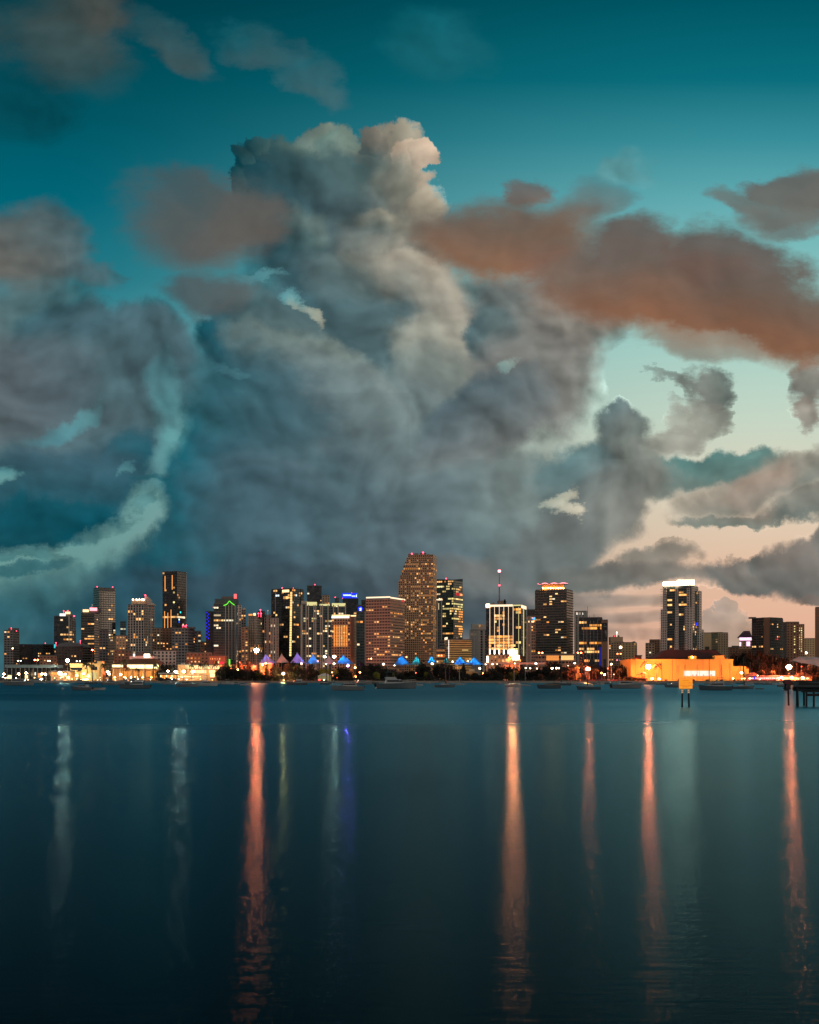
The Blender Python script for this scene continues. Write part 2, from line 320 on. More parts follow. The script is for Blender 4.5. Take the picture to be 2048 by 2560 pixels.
    (1300, 455, 52, 40, 0, .35, (118, 98, 88), (96, 104, 104), (.2, .8), .95, 'n'),
    (1470, 500, 70, 50, 0, .6, (110, 108, 104), (84, 126, 130), (-.4, .8), .8, 'n'),
    (1290, 590, 200, 98, 2, .36, (138, 98, 72), (104, 96, 88), (.1, .95), .98, 'n'),
    (1420, 650, 90, 50, 10, .5, (134, 92, 74), (112, 100, 90), (0, .9), .8, 'n'),
    (1620, 640, 130, 76, 0, .3, (120, 92, 80), (96, 92, 88), (0, .9), .95, 'n'),
    (1690, 750, 290, 108, 5, .34, (140, 92, 64), (104, 94, 86), (.1, .95), .98, 'n'),
    (1860, 670, 140, 90, 10, .28, (116, 88, 76), (96, 92, 88), (0, .9), .95, 'n'),
    (1990, 800, 230, 100, 2, .36, (140, 92, 64), (100, 92, 84), (.1, .9), .98, 'n'),
    (1780, 880, 110, 34, 10, .5, (150, 136, 120), (130, 122, 110), (.1, -.9), .8, 'n'),
    (2000, 470, 95, 60, -20, .25, (118, 108, 98), (94, 100, 98), (.2, .6), .95, 'n'),
    (1900, 515, 90, 22, 10, .5, (112, 112, 106), (98, 116, 114), (.2, .6), .85, 'n'),
    (1950, 540, 60, 30, -10, .5, (112, 112, 106), (108, 116, 112), (.2, .6), .8, 'n'),
    # smeared brown cloud, middle left
    (495, 550, 175, 105, 0, .5, (104, 92, 84), (70, 92, 96), (.6, .2), .97, 'n'),
    (480, 460, 80, 55, 0, .45, (84, 88, 86), (58, 90, 98), (.6, .4), .9, 'n'),
    (610, 530, 90, 55, 10, .5, (98, 92, 86), (86, 90, 88), (.5, .5), .8, 'n'),
    (530, 740, 120, 52, 0, .45, (92, 98, 98), (66, 90, 96), (.6, 0), .95, 'n'),
]
EAST = (.35, .33, .32, 1)
build_sky()

# ------------------------------------------------------------------ small mesh kit
def at(x, y, D): return Vector(((x - CX) / F * D, D, HC + (HZ - y) / F * D))
def zat(y, D): return HC + (HZ - y) / F * D
class MB:
    def __init__(s): s.v, s.f, s.uv, s.mi = [], [], [], []
    def face(s, pts, uv=None, m=0):
        i = len(s.v); s.v += [tuple(p) for p in pts]; s.f.append(tuple(range(i, i + len(pts)))); s.uv.append(uv); s.mi.append(m)
    def poly(s, vs, fs, m=0):
        i = len(s.v); s.v += [tuple(p) for p in vs]
        for f in fs: s.f.append(tuple(i + k for k in f)); s.uv.append(None); s.mi.append(m)
    def box(s, x0, x1, y0, y1, z0, z1, m=0):
        s.poly([(x0, y0, z0), (x1, y0, z0), (x1, y1, z0), (x0, y1, z0), (x0, y0, z1), (x1, y0, z1), (x1, y1, z1), (x0, y1, z1)],
               [(0, 3, 2, 1), (4, 5, 6, 7), (0, 1, 5, 4), (1, 2, 6, 5), (2, 3, 7, 6), (3, 0, 4, 7)], m)
    def prism(s, pts, z0, z1, m=0, cap=True):
        n = len(pts); zt = z1 if isinstance(z1, (list, tuple)) else [z1] * n
        s.poly([(p[0], p[1], z0) for p in pts] + [(p[0], p[1], zt[i]) for i, p in enumerate(pts)],
               [(i, (i + 1) % n, n + (i + 1) % n, n + i) for i in range(n)] + ([tuple(range(n - 1, -1, -1)), tuple(range(n, 2 * n))] if cap else []), m)
    def tube(s, p, q, r0, r1=None, n=6, m=0):
        p, q = Vector(p), Vector(q); r1 = r0 if r1 is None else r1
        d = (q - p).normalized(); a = d.orthogonal().normalized(); b = d.cross(a)
        vs = []
        for c, r in ((p, r0), (q, r1)):
            vs += [tuple(c + (a * math.cos(2 * math.pi * k / n) + b * math.sin(2 * math.pi * k / n)) * r) for k in range(n)]
        s.poly(vs, [(k, (k + 1) % n, n + (k + 1) % n, n + k) for k in range(n)] + [tuple(range(n - 1, -1, -1)), tuple(range(n, 2 * n))], m)
    def ball(s, c, r, nu=8, nv=5, sq=1.0, m=0):
        vs = [(c[0], c[1], c[2] - r * sq)]
        for j in range(1, nv):
            t = math.pi * j / nv
            vs += [(c[0] + r * math.sin(t) * math.cos(2 * math.pi * k / nu), c[1] + r * math.sin(t) * math.sin(2 * math.pi * k / nu), c[2] - r * sq * math.cos(t)) for k in range(nu)]
        vs.append((c[0], c[1], c[2] + r * sq)); e = len(vs) - 1; fs = []
        for k in range(nu): fs.append((0, 1 + (k + 1) % nu, 1 + k)); fs.append((e, 1 + (nv - 2) * nu + k, 1 + (nv - 2) * nu + (k + 1) % nu))
        for j in range(nv - 2):
            for k in range(nu):
                a = 1 + j * nu + k; b = 1 + j * nu + (k + 1) % nu; fs.append((a, b, b + nu, a + nu))
        s.poly(vs, fs, m)
    def mesh(s, name, mats):
        me = bpy.data.meshes.new(name); me.from_pydata(s.v, [], s.f)
        for m in (mats if isinstance(mats, (list, tuple)) else [mats]): me.materials.append(m)
        if any(s.mi): me.polygons.foreach_set('material_index', s.mi)
        if any(u is not None for u in s.uv):
            ly = me.uv_layers.new(name='UVMap'); flat = []
            for f, u in zip(s.f, s.uv):
                for k in range(len(f)): flat += list(u[k]) if u is not None else [0.0, 0.0]
            ly.data.foreach_set('uv', flat)
        me.update(); return me
    def build(s, name, mats, parent=None, loc=None):
        o = bpy.data.objects.new(name, s.mesh(name, mats)); col.objects.link(o)
        if parent: o.parent = parent
        if loc is not None: o.location = loc
        return o
def tag(o, label=None, cat=None, group=None, kind=None):
    for k, v in (('label', label), ('category', cat), ('group', group), ('kind', kind)):
        if v: o[k] = v
    return o
def thing(name, loc, label, cat, group=None, rz=0.0):
    o = bpy.data.objects.new(name, None); col.objects.link(o); o.empty_display_size = 0.5
    o.location = loc; o.rotation_euler = (0, 0, rz); return tag(o, label, cat, group)
def child(name, me, parent, loc=(0, 0, 0), rz=0.0, label=None):
    o = bpy.data.objects.new(name, me); col.objects.link(o); o.parent = parent; o.location = loc
    if rz: o.rotation_euler = (0, 0, rz)
    if label: o['label'] = label
    return o
KIDS = {}
def kids(o):
    if not KIDS:
        pass
    return [c for c in col.objects if c.parent is o]
def copy_tree(o, ch=None, parent=None):
    c = o.copy(); col.objects.link(c)
    if parent: c.parent = parent
    for k, g in (ch or []): copy_tree(k, g, c)
    return c
def tree_of(o): return [(k, tree_of(k)) for k in kids(o)]

# ------------------------------------------------------------------ materials
def newmat(name):
    m = bpy.data.materials.new(name); m.use_nodes = True; nt = m.node_tree; nt.nodes.clear()
    o = nt.nodes.new('ShaderNodeOutputMaterial'); return m, nt, o
def mat(name, c, rough=0.7, metal=0.0, vary=0.12, scale=0.6):
    m, nt, o = newmat(name); b = nt.nodes.new('ShaderNodeBsdfPrincipled'); nt.links.new(b.outputs[0], o.inputs[0])
    b.inputs['Roughness'].default_value = rough; b.inputs['Metallic'].default_value = metal
    tc = nt.nodes.new('ShaderNodeTexCoord'); n = nt.nodes.new('ShaderNodeTexNoise'); n.inputs['Scale'].default_value = scale; n.inputs['Detail'].default_value = 4
    nt.links.new(tc.outputs['Object'], n.inputs['Vector'])
    x = nt.nodes.new('ShaderNodeMix'); x.data_type = 'RGBA'; nt.links.new(n.outputs['Fac'], x.inputs[0])
    l = lin(c); x.inputs[6].default_value = tuple(v * (1 - vary * 2) for v in l[:3]) + (1,); x.inputs[7].default_value = tuple(min(1, v * (1 + vary * 2)) for v in l[:3]) + (1,)
    nt.links.new(x.outputs[2], b.inputs['Base Color']); return m
def em(name, c, s, vary=0.0, sample=True):
    m, nt, o = newmat(name); e = nt.nodes.new('ShaderNodeEmission'); nt.links.new(e.outputs[0], o.inputs[0])
    e.inputs[0].default_value = tuple(c) + (1,); e.inputs[1].default_value = s
    if vary:
        oi = nt.nodes.new('ShaderNodeObjectInfo'); r = nt.nodes.new('ShaderNodeMapRange'); nt.links.new(oi.outputs['Random'], r.inputs[0])
        r.inputs[3].default_value = s * (1 - vary); r.inputs[4].default_value = s * (1 + vary * 1.6)
        nt.links.new(r.outputs[0], e.inputs[1])
        w = nt.nodes.new('ShaderNodeMath'); w.operation = 'MULTIPLY'; w.inputs[1].default_value = 7.31; nt.links.new(oi.outputs['Random'], w.inputs[0])
        fr = nt.nodes.new('ShaderNodeMath'); fr.operation = 'FRACT'; nt.links.new(w.outputs[0], fr.inputs[0])
        x = nt.nodes.new('ShaderNodeMix'); x.data_type = 'RGBA'; nt.links.new(fr.outputs[0], x.inputs[0])
        x.inputs[6].default_value = tuple(c) + (1,); x.inputs[7].default_value = (c[0], min(1, c[1] * 1.35), min(1, c[2] * 1.7), 1); nt.links.new(x.outputs[2], e.inputs[0])
    if not sample: m.cycles.emission_sampling = 'NONE'
    return m
def facade(name, wall, glass, fw, fv, rough=0.25, stain=0.25, blinds=0.3):
    m, nt, o = newmat(name); L = nt.links
    def N(t, **k):
        n = nt.nodes.new(t)
        for a, b in k.items(): setattr(n, a, b)
        return n
    def M(op, a, b=None):
        n = N('ShaderNodeMath', operation=op)
        for i, v in enumerate((a, b)):
            if v is None: continue
            if isinstance(v, (int, float)): n.inputs[i].default_value = v
            else: L.new(v, n.inputs[i])
        return n.outputs[0]
    b = N('ShaderNodeBsdfPrincipled'); L.new(b.outputs[0], o.inputs[0])
    uv = N('ShaderNodeUVMap', uv_map='UVMap'); sp = N('ShaderNodeSeparateXYZ'); L.new(uv.outputs[0], sp.inputs[0])
    fu, fvv = M('FRACT', sp.outputs[0]), M('FRACT', sp.outputs[1])
    mu = M('LESS_THAN', M('ABSOLUTE', M('SUBTRACT', fu, 0.5)), fw / 2); mv = M('LESS_THAN', M('ABSOLUTE', M('SUBTRACT', fvv, 0.5)), fv / 2)
    g = M('MULTIPLY', mu, mv)
    fl = N('ShaderNodeVectorMath', operation='FLOOR'); L.new(uv.outputs[0], fl.inputs[0])
    wn = N('ShaderNodeTexWhiteNoise', noise_dimensions='2D'); L.new(fl.outputs[0], wn.inputs['Vector'])
    gc = N('ShaderNodeMix', data_type='RGBA'); L.new(M('POWER', wn.outputs['Value'], 3.0), gc.inputs[0])
    lg, lw = lin(glass), lin(wall)
    gc.inputs[6].default_value = lg; gc.inputs[7].default_value = tuple(lg[i] * (1 - blinds) + blinds * (0.22, 0.2, 0.17)[i] for i in range(3)) + (1,)
    tc = N('ShaderNodeTexCoord'); mp = N('ShaderNodeMapping'); mp.inputs['Scale'].default_value = (.12, .12, .02); L.new(tc.outputs['Object'], mp.inputs[0])
    n = N('ShaderNodeTexNoise'); n.inputs['Scale'].default_value = 1.0; n.inputs['Detail'].default_value = 5; L.new(mp.outputs[0], n.inputs['Vector'])
    wc = N('ShaderNodeMix', data_type='RGBA'); L.new(n.outputs['Fac'], wc.inputs[0])
    wc.inputs[6].default_value = tuple(v * (1 - stain) for v in lw[:3]) + (1,); wc.inputs[7].default_value = tuple(min(1, v * (1 + stain)) for v in lw[:3]) + (1,)
    x = N('ShaderNodeMix', data_type='RGBA'); L.new(g, x.inputs[0]); L.new(wc.outputs[2], x.inputs[6]); L.new(gc.outputs[2], x.inputs[7]); L.new(x.outputs[2], b.inputs['Base Color'])
    r = N('ShaderNodeMapRange'); L.new(g, r.inputs[0]); r.inputs[3].default_value = 0.75; r.inputs[4].default_value = rough; L.new(r.outputs[0], b.inputs['Roughness'])
    return m
WARM, AMBER, WHITE, COOL, YEL = (1, .56, .22), (1, .36, .07), (1, .84, .62), (.72, .9, 1), (1, .74, .28)
E = {
    'w': em('warm window light', (1, .43, .13), .95, .65, False), 'a': em('amber window light', (1, .32, .06), 1.0, .6, False), 'k': em('white window light', (1, .68, .38), .9, .6, False),
    'c': em('cool window light', COOL, 0.9, .6, False), 'y': em('yellow window light', (1, .66, .22), .9, .5, False), 'r': em('red window light', (1, .06, .05), .8, .5, False),
    'b': em('blue window light', (.02, .10, 1), 1.2, .3, False), 't': em('teal window light', (.05, .7, .8), 1.0, .3, False),
    'K': em('white flood strip', (1, .74, .48), 1.5), 'G': em('gold strip light', (1, .58, .20), 1.6), 'A': em('amber strip light', (1, .36, .08), 1.3),
    'B': em('blue sign light', (.01, .03, 1), 1.6), 'N': em('green neon', (.18, 1, .06), 1.2), 'P': em('pink neon', (1, .25, .28), 3.0), 'V': em('violet light', (.5, .16, 1), 1.0),
    'R': em('red beacon light', (1, .05, .10), 8.0), 'Y': em('pale yellow crown light', (.95, .85, .38), .85), 'S': em('shop window light', (1, .66, .30), 2.2),
    'W': em('white sign light', (1, .93, .82), 1.6), 'M': em('mauve facade light', (1, .62, .95), 1.6), 'O': em('deep orange light', (1, .30, .05), 1.6), 'H': em('hot white light', (1, .80, .56), 7.0),
}
M_ROOF = mat('dark roofing', (58, 60, 62)); M_MECH = mat('grey plant room render', (92, 92, 90)); M_DARK = mat('dark painted metal', (34, 36, 38), .5)
M_POLE = mat('galvanised lamp pole', (120, 118, 112), .5, .3); M_CONC = mat('weathered concrete', (128, 122, 112), .85); M_WHITE = mat('white paint', (205, 205, 200), .5, vary=.05)
M_POST = mat('tarred timber pile', (26, 27, 28), .85)

# ------------------------------------------------------------------ water and ground
def water():
    m, nt, o = newmat('bay water'); L = nt.links
    def N(t, **k):
        n = nt.nodes.new(t)
        for a, b in k.items(): setattr(n, a, b)
        return n
    tc = N('ShaderNodeTexCoord')
    def nz(sx, sy, det, rough=0.55):
        mp = N('ShaderNodeMapping'); mp.inputs['Scale'].default_value = (sx, sy, 1); L.new(tc.outputs['Object'], mp.inputs[0])
        n = N('ShaderNodeTexNoise', noise_dimensions='2D'); n.inputs['Scale'].default_value = 1; n.inputs['Detail'].default_value = det; n.inputs['Roughness'].default_value = rough
        L.new(mp.outputs[0], n.inputs['Vector']); return n.outputs['Fac']
    h = N('ShaderNodeMath', operation='MULTIPLY_ADD'); L.new(nz(0.9, 3.6, 4), h.inputs[0]); h.inputs[1].default_value = 0.055
    h2 = N('ShaderNodeMath', operation='MULTIPLY'); L.new(nz(0.12, 0.5, 3), h2.inputs[0]); h2.inputs[1].default_value = WATER['swell']; L.new(h2.outputs[0], h.inputs[2])
    bp = N('ShaderNodeBump'); bp.inputs['Strength'].default_value = WATER['bump']; bp.inputs['Distance'].default_value = 1.0; L.new(h.outputs[0], bp.inputs['Height'])
    # wind patches: smoother and rougher lanes lying across the bay
    pt = nz(0.0016, 0.016, 4, .6)
    ro = N('ShaderNodeMapRange'); L.new(pt, ro.inputs[0]); ro.inputs[1].default_value = .3; ro.inputs[2].default_value = .7
    ro.inputs[3].default_value = WATER['r0']; ro.inputs[4].default_value = WATER['r1']
    # beyond about 80 m a breeze roughens the open bay
    so_ = N('ShaderNodeSeparateXYZ'); L.new(tc.outputs['Object'], so_.inputs[0])
    yn = N('ShaderNodeMath', operation='MULTIPLY_ADD'); L.new(nz(0.004, 0.03, 4, .6), yn.inputs[0]); yn.inputs[1].default_value = 90; L.new(so_.outputs[1], yn.inputs[2])
    fz = N('ShaderNodeMapRange', interpolation_type='SMOOTHSTEP'); L.new(yn.outputs[0], fz.inputs[0]); fz.inputs[1].default_value = 70; fz.inputs[2].default_value = 420; fz.inputs[4].default_value = WATER['far']
    ra = N('ShaderNodeMath', operation='ADD'); L.new(ro.outputs[0], ra.inputs[0]); L.new(fz.outputs[0], ra.inputs[1]); ro = ra
    gl = N('ShaderNodeBsdfAnisotropic'); gl.distribution = 'BECKMANN'; L.new(ro.outputs[0], gl.inputs['Roughness']); gl.inputs['Anisotropy'].default_value = WATER['aniso']
    L.new(bp.outputs[0], gl.inputs['Normal'])
    tg = N('ShaderNodeCombineXYZ'); tg.inputs[0].default_value = 1.0 if WATER['tx'] else 0.0; tg.inputs[1].default_value = 0.0 if WATER['tx'] else 1.0
    L.new(tg.outputs[0], gl.inputs['Tangent']); gl.inputs['Color'].default_value = WATER['tint']
    df = N('ShaderNodeBsdfDiffuse'); df.inputs[0].default_value = WATER['body']
    fr = N('ShaderNodeFresnel'); fr.inputs['IOR'].default_value = WATER['ior']
    mx = N('ShaderNodeMixShader'); L.new(fr.outputs[0], mx.inputs[0]); L.new(df.outputs[0], mx.inputs[1]); L.new(gl.outputs[0], mx.inputs[2]); L.new(mx.outputs[0], o.inputs[0])
    b = MB(); b.face([(-9000, -300, 0), (9000, -300, 0), (9000, 1600, 0), (-9000, 1600, 0)])
    tag(b.build('water', m), kind='structure')
WATER = dict(far=.24, bump=.32, swell=.055, r0=.17, r1=.27, aniso=.36, tx=True, tint=(.27, .58, .72, 1), body=(.0006, .0022, .0032, 1), ior=1.12)
water()
GZ = 1.3
b = MB(); b.poly([(-9000, 1000, -3), (9000, 1000, -3), (9000, 1000, GZ), (-9000, 1000, GZ), (9000, 30000, GZ), (-9000, 30000, GZ)], [(0, 1, 2, 3), (3, 2, 4, 5)])
tag(b.build('ground', mat('paved waterfront ground', (84, 80, 74), .9, scale=.05)), kind='structure')
# broad warm sun added low at right on the viewer's side, turned to light the facade fronts
sun = bpy.data.lights.new('sun', 'SUN'); sun.energy = 0.5; sun.angle = math.radians(20); sun.color = (1, .72, .5)
so = bpy.data.objects.new('sun', sun); col.objects.link(so); so.rotation_euler = (math.radians(80), 0, math.radians(55))

# ------------------------------------------------------------------ buildings
FM = {}  # warm wall colours below have streetlight put into them
def fac(key, wall, glass, fw, fv, **k):
    FM[key] = facade(key, wall, glass, fw, fv, **k); FM[key + '!'] = (fw, fv); return key
fac('grey grid facade', (128, 128, 126), (26, 34, 40), .72, .55)
fac('tan grid facade', (176, 146, 118), (34, 34, 36), .55, .5)
fac('pale rib facade', (176, 172, 160), (22, 28, 32), .62, .82)
fac('dark glass facade', (52, 56, 60), (16, 24, 30), .86, .72, rough=.16)
fac('teal glass facade', (70, 88, 88), (22, 48, 52), .86, .70, rough=.14)
fac('black glass facade', (34, 34, 36), (10, 14, 18), .92, .80, rough=.12)
fac('green glass facade', (60, 80, 70), (16, 44, 40), .9, .66, rough=.12)
fac('banded stone facade', (160, 132, 112), (36, 34, 38), .80, .42)
fac('punched stone facade', (178, 144, 112), (30, 26, 24), .60, .58)
fac('striped balcony facade', (112, 110, 102), (20, 22, 22), .96, .52)
fac('brown flat facade', (138, 104, 82), (44, 36, 34), .45, .4, blinds=.1)
fac('white condo facade', (196, 190, 180), (30, 36, 40), .5, .6)
fac('cream facade', (206, 178, 136), (40, 36, 34), .4, .42)
fac('low dark facade', (74, 66, 62), (20, 22, 24), .6, .5)
fac('tan band facade', (204, 172, 104), (50, 38, 30), 1.01, .42)

class Tower:
    """a building: footprint from its edges in the photograph, two seen faces with their own storey and bay grid"""
    def __init__(s, name, label, x0, xc, x1, yt, D, dep=26, fm='grey grid facade', fl=3.5, bay=4.0, cat='tower', yb=None, roof=True):
        s.D = D; s.fl = fl; s.fm = fm; s.win = {}; s.count = 0
        vd = Vector((((xc if xc is not None else (x0 + x1) / 2) - CX) / F, 1, 0)).normalized(); e = Vector((vd.y, -vd.x, 0))
        base = 1.3; s.z0 = base if yb is None else zat(yb, D)
        s.zt = zat(yt, D) - s.z0
        k = D / F
        if xc is None:
            la, th, lb = (x1 - x0) * k, 0.0, dep; cpx = x1
        else:
            wa, wb = (xc - x0) * k, (x1 - xc) * k; cpx = xc
            if wb <= wa: lb = max(dep, wb * 1.25); th = math.asin(wb / lb); la = wa / math.cos(th)
            else: la = max(dep, wa * 1.25); th = math.acos(wa / la); lb = wb / math.sin(th)
        C = Vector(((cpx - CX) * k, D, 0))
        if xc is None: C = Vector((((x0 + x1) / 2 - CX) * k, D, 0)) + e * la / 2
        ua = (-e * math.cos(th) + Vector((vd.x, vd.y, 0)) * math.sin(th)); ub = (e * math.sin(th) + Vector((vd.x, vd.y, 0)) * math.cos(th))
        Lp = C + ua * la; Rp = C + ub * lb; Bp = Lp + ub * lb
        org = (Lp + C) / 2; org.z = s.z0; s.org = org
        s.o = thing(name, org, label, cat)
        s.P = [Lp - org, C - org, Rp - org, Bp - org]
        for p in s.P: p.z = 0
        s.face = []
        mb = MB(); nz = max(1, round(s.zt / fl)); s.nz = nz; s.fh = s.zt / nz
        for a, b_ in ((0, 1), (1, 2), (2, 3), (3, 0)):
            p, q = s.P[a], s.P[b_]; ln = (q - p).length; nx = max(1, round(ln / bay))
            mb.face([(p.x, p.y, 0), (q.x, q.y, 0), (q.x, q.y, s.zt), (p.x, p.y, s.zt)], [(0, 0), (nx, 0), (nx, nz), (0, nz)])
            d = (q - p).normalized(); s.face.append((p, d, Vector((d.y, -d.x, 0)), ln, nx))
        mb.face([(p.x, p.y, s.zt) for p in s.P]); s.mb = mb
        mb.build('wall', FM[fm], s.o)
        if roof:
            r = MB(); c = sum(s.P, Vector()) / 4
            q = [c + (p - c) * 0.97 for p in s.P]; r.prism(q, s.zt + .02, s.zt + 1.1); r.build('roof_parapet', M_MECH, s.o)
        s.fw, s.fv = FM[fm + '!']
    def cell(s, face, u, v, key, nu=1, label=None, name='window', grow=1.0):
        p, d, n, ln, nx = s.face[face]; bw = ln / nx
        k = (face, nu, key, grow)
        if k not in s.win:
            w, h = bw * (nu - 1 + min(s.fw, .96) * .9) / 2 * grow, s.fh * s.fv / 2 * grow * .9; b = MB()
            b.face([(d.x * -w, d.y * -w, -h), (d.x * w, d.y * w, -h), (d.x * w, d.y * w, h), (d.x * -w, d.y * -w, h)]); s.win[k] = b.mesh('window', E[key])
        c = p + d * bw * (u + nu / 2) + n * 0.12
        s.count += 1
        return child(name, s.win[k], s.o, (c.x, c.y, (v + .5) * s.fh), label=label)
    def uv(s, face, x, y):
        """storey and bay under a pixel of the photograph, on a face"""
        p, d, n, ln, nx = s.face[face]; w = Vector(((x - CX) / F, 1, 0))
        a = s.org + p; den = w.x * d.y - w.y * d.x
        t = (a.x * d.y - a.y * d.x) / den; h = w * t
        al = (h - a).dot(d); z = HC + (HZ - y) / F * h.y - s.z0
        return int(max(0, min(nx - 1, al / ln * nx))), int(max(0, min(s.nz - 1, z / s.fh)))
    def lit(s, dens, keys='wwwak', faces=(0, 1), vmin=0, vmax=1.0, cap=70, clump=.5, rnd=None):
        r = rnd or random.Random(int(s.org.x * 7 + s.zt * 13))
        for f in faces:
            nx = s.face[f][4]; cap = min(90, cap * 1.3); dens *= 1.0 if f else 1.25
            if s.face[f][3] < 3: continue
            spots = set(); cell = int(nx * s.nz * (vmax - vmin) * dens)
            while len(spots) < min(cell, cap if f == 0 else cap // 2):
                u, v = r.randrange(nx), int(r.uniform(vmin, vmax) * s.nz * .999)
                if v < int(s.nz * .0) : continue
                spots.add((u, v))
                if r.random() < clump: spots.add((min(nx - 1, u + 1), v))
                if r.random() < clump * .25: spots.add((u, max(0, v - 1)))
            done = s.__dict__.setdefault('used', set())
            for u, v in sorted(spots):
                if (f, u, v) in done: continue
                done.add((f, u, v)); s.cell(f, u, v, r.choice(keys))
    def row(s, face, xa, xb, y, key, name='lit_storey', grow=1.0):
        u0, v = s.uv(face, xa, y); u1, _ = s.uv(face, xb, y)
        if u1 < u0: u0, u1 = u1, u0
        rr = random.Random(int(xa * 3 + y)); s.used = getattr(s, 'used', set())
        if s.fw > .8 and key in 'yak' and s.fm != 'striped balcony facade':           # open office floors read as a continuous band, broken by blinds
            u = u0
            while u <= u1:
                n = min(rr.randint(1, 3), u1 - u + 1); s.cell(face, u, v, key, nu=n); u += n + (rr.random() < .12)
        else:
            for u in range(u0, u1 + 1):
                if (face, u, v) not in s.used and rr.random() < .88: s.used.add((face, u, v)); s.cell(face, u, v, key if rr.random() < .8 else 'a', grow=grow)
    def at(s, x, y, key, face=0): u, v = s.uv(face, x, y); s.used = getattr(s, 'used', set()); s.used.add((face, u, v)); return s.cell(face, u, v, key)
    def strip(s, x, ya, yb, w, key, face=0, name='light_strip', out=.35, wpx=None):
        """vertical or flat light fitting on a face, given in photograph pixels: x centre, ya top, yb bottom, w width in pixels"""
        p, d, n, ln, nx = s.face[face]; a = s.org + p
        def along(xx):
            wv = Vector(((xx - CX) / F, 1, 0)); den = wv.x * d.y - wv.y * d.x; t = (a.x * d.y - a.y * d.x) / den
            return ((wv * t) - a).dot(d), t
        l0, t0 = along(x - w / 2); l1, t1 = along(x + w / 2)
        z1 = HC + (HZ - ya) / F * t0 - s.z0; z0 = HC + (HZ - yb) / F * t0 - s.z0
        q0, q1 = p + d * l0 + n * .05, p + d * l1 + n * .05; b = MB()
        b.prism([q0 + n * out, q1 + n * out, q1, q0], z0, z1); return b.build(name, E[key] if isinstance(key, str) and key in E else key, s.o)
    def block(s, x0, x1, yt, m=None, name='plant_room', yb=None, dep=10, inset=4):
        """a box standing on the roof"""
        k = s.D / F; c = sum(s.P, Vector()) / 4; zb = s.zt + .02 if yb is None else zat(yb, s.D) - s.z0
        xa, xb = (x0 - CX) * k - s.org.x, (x1 - CX) * k - s.org.x; y0 = inset
        b = MB(); b.box(xa, xb, y0, y0 + dep, zb, zat(yt, s.D) - s.z0); return b.build(name, m or M_MECH, s.o)
    def beacon(s, x, y, key='R', r=.75):
        k = s.D / F; b = MB(); X, Z = (x - CX) * k - s.org.x, zat(y, s.D) - s.z0
        o = b; o.ball((X, 4, Z), r, 6, 4); o.tube((X, 4, min(s.zt, Z - r)), (X, 4, Z - r * .8), .12); return o.build('beacon', [E[key]], s.o)
    def slabs(s, every=1, out=1.3, th=.5, faces=(0, 1), m=None, vmin=0, part=None):
        """a projecting balcony slab at each storey"""
        for v in range(vmin, s.nz, every):
            for f in faces:
                p, d, n, ln, nx = s.face[f]
                if ln < 4: continue
                a0, a1 = (0, ln) if part is None else (ln * part[0], ln * part[1])
                key = ('slab', f, part)
                if key not in s.win:
                    b = MB(); q0, q1 = d * a0 + n * .05, d * a1 + n * .05
                    b.prism([q0 + n * out, q1 + n * out, q1, q0], 0, th); s.win[key] = b.mesh('balcony', m or M_CONC)
                child('balcony', s.win[key], s.o, (p.x, p.y, v * s.fh))
    def fins(s, n_, face=0, out=.8, w=.9, m=None, x=None, top=1.0):
        p, d, n, ln, nx = s.face[face]
        for i in (range(n_ + 1) if x is None else range(len(x))):
            al = ln * i / n_ if x is None else ln * x[i]
            al = min(max(al, w / 2), ln - w / 2)
            key = ('fin', face, w, top)
            if key not in s.win:
                b = MB(); q0, q1 = d * (-w / 2) + n * .04, d * (w / 2) + n * .04
                b.prism([q0 + n * out, q1 + n * out, q1, q0], 0, s.zt * top); s.win[key] = b.mesh('facade_fin', m or M_WHITE)
            child('facade_fin', s.win[key], s.o, (p.x + d.x * al, p.y + d.y * al, 0))

M_FIN = mat('pale facade rib', (170, 166, 154), .7, vary=.06); M_FINB = mat('bluish facade rib', (120, 146, 156), .6, vary=.06)
M_SLABW = mat('pale balcony slab', (168, 160, 148), .8, vary=.06); M_SLABD = mat('grey balcony slab', (112, 110, 100), .8, vary=.06)
T = Tower
# far left
t = T('apartment_tower', 'small dark grey tower standing alone at the left edge of the skyline', 11, 33, 48, 1577, 1700, fm='grey grid facade')
t.lit(.02); t.block(18, 41, 1570, dep=8); t.beacon(26, 1570, r=.6); t.beacon(39, 1577, r=.6); t.at(17, 1580, 'k'); t.at(22, 1583, 'a'); t.at(22, 1590, 'w')
t = T('apartment_block', 'lowest dark block between the leftmost tower and the domed roof', 49, None, 83, 1612, 1750, fm='low dark facade', cat='building'); t.lit(.07)
t = T('apartment_block', 'dark block with two blue roof lights left of the domed roof', 83, 108, 137, 1612, 1720, fm='low dark facade', cat='building'); t.lit(.10)
t.beacon(87, 1611, 'c', .5); t.beacon(92, 1611, 'c', .5); t.beacon(107, 1607, r=.5); t.beacon(118, 1612, 'c', .5)
t = T('office_block', 'low brown block under the lowest lamps left of the dome', 100, None, 142, 1640, 1500, fm='brown flat facade', cat='building'); t.lit(.06)
t = T('arena', 'dark arena with a shallow curved roof and a cyan mast light', 140, None, 206, 1616, 1550, 40, fm='low dark facade', cat='arena', roof=False); t.lit(.05, 'wa')
b = MB(); c0 = -33 * 1550 / F
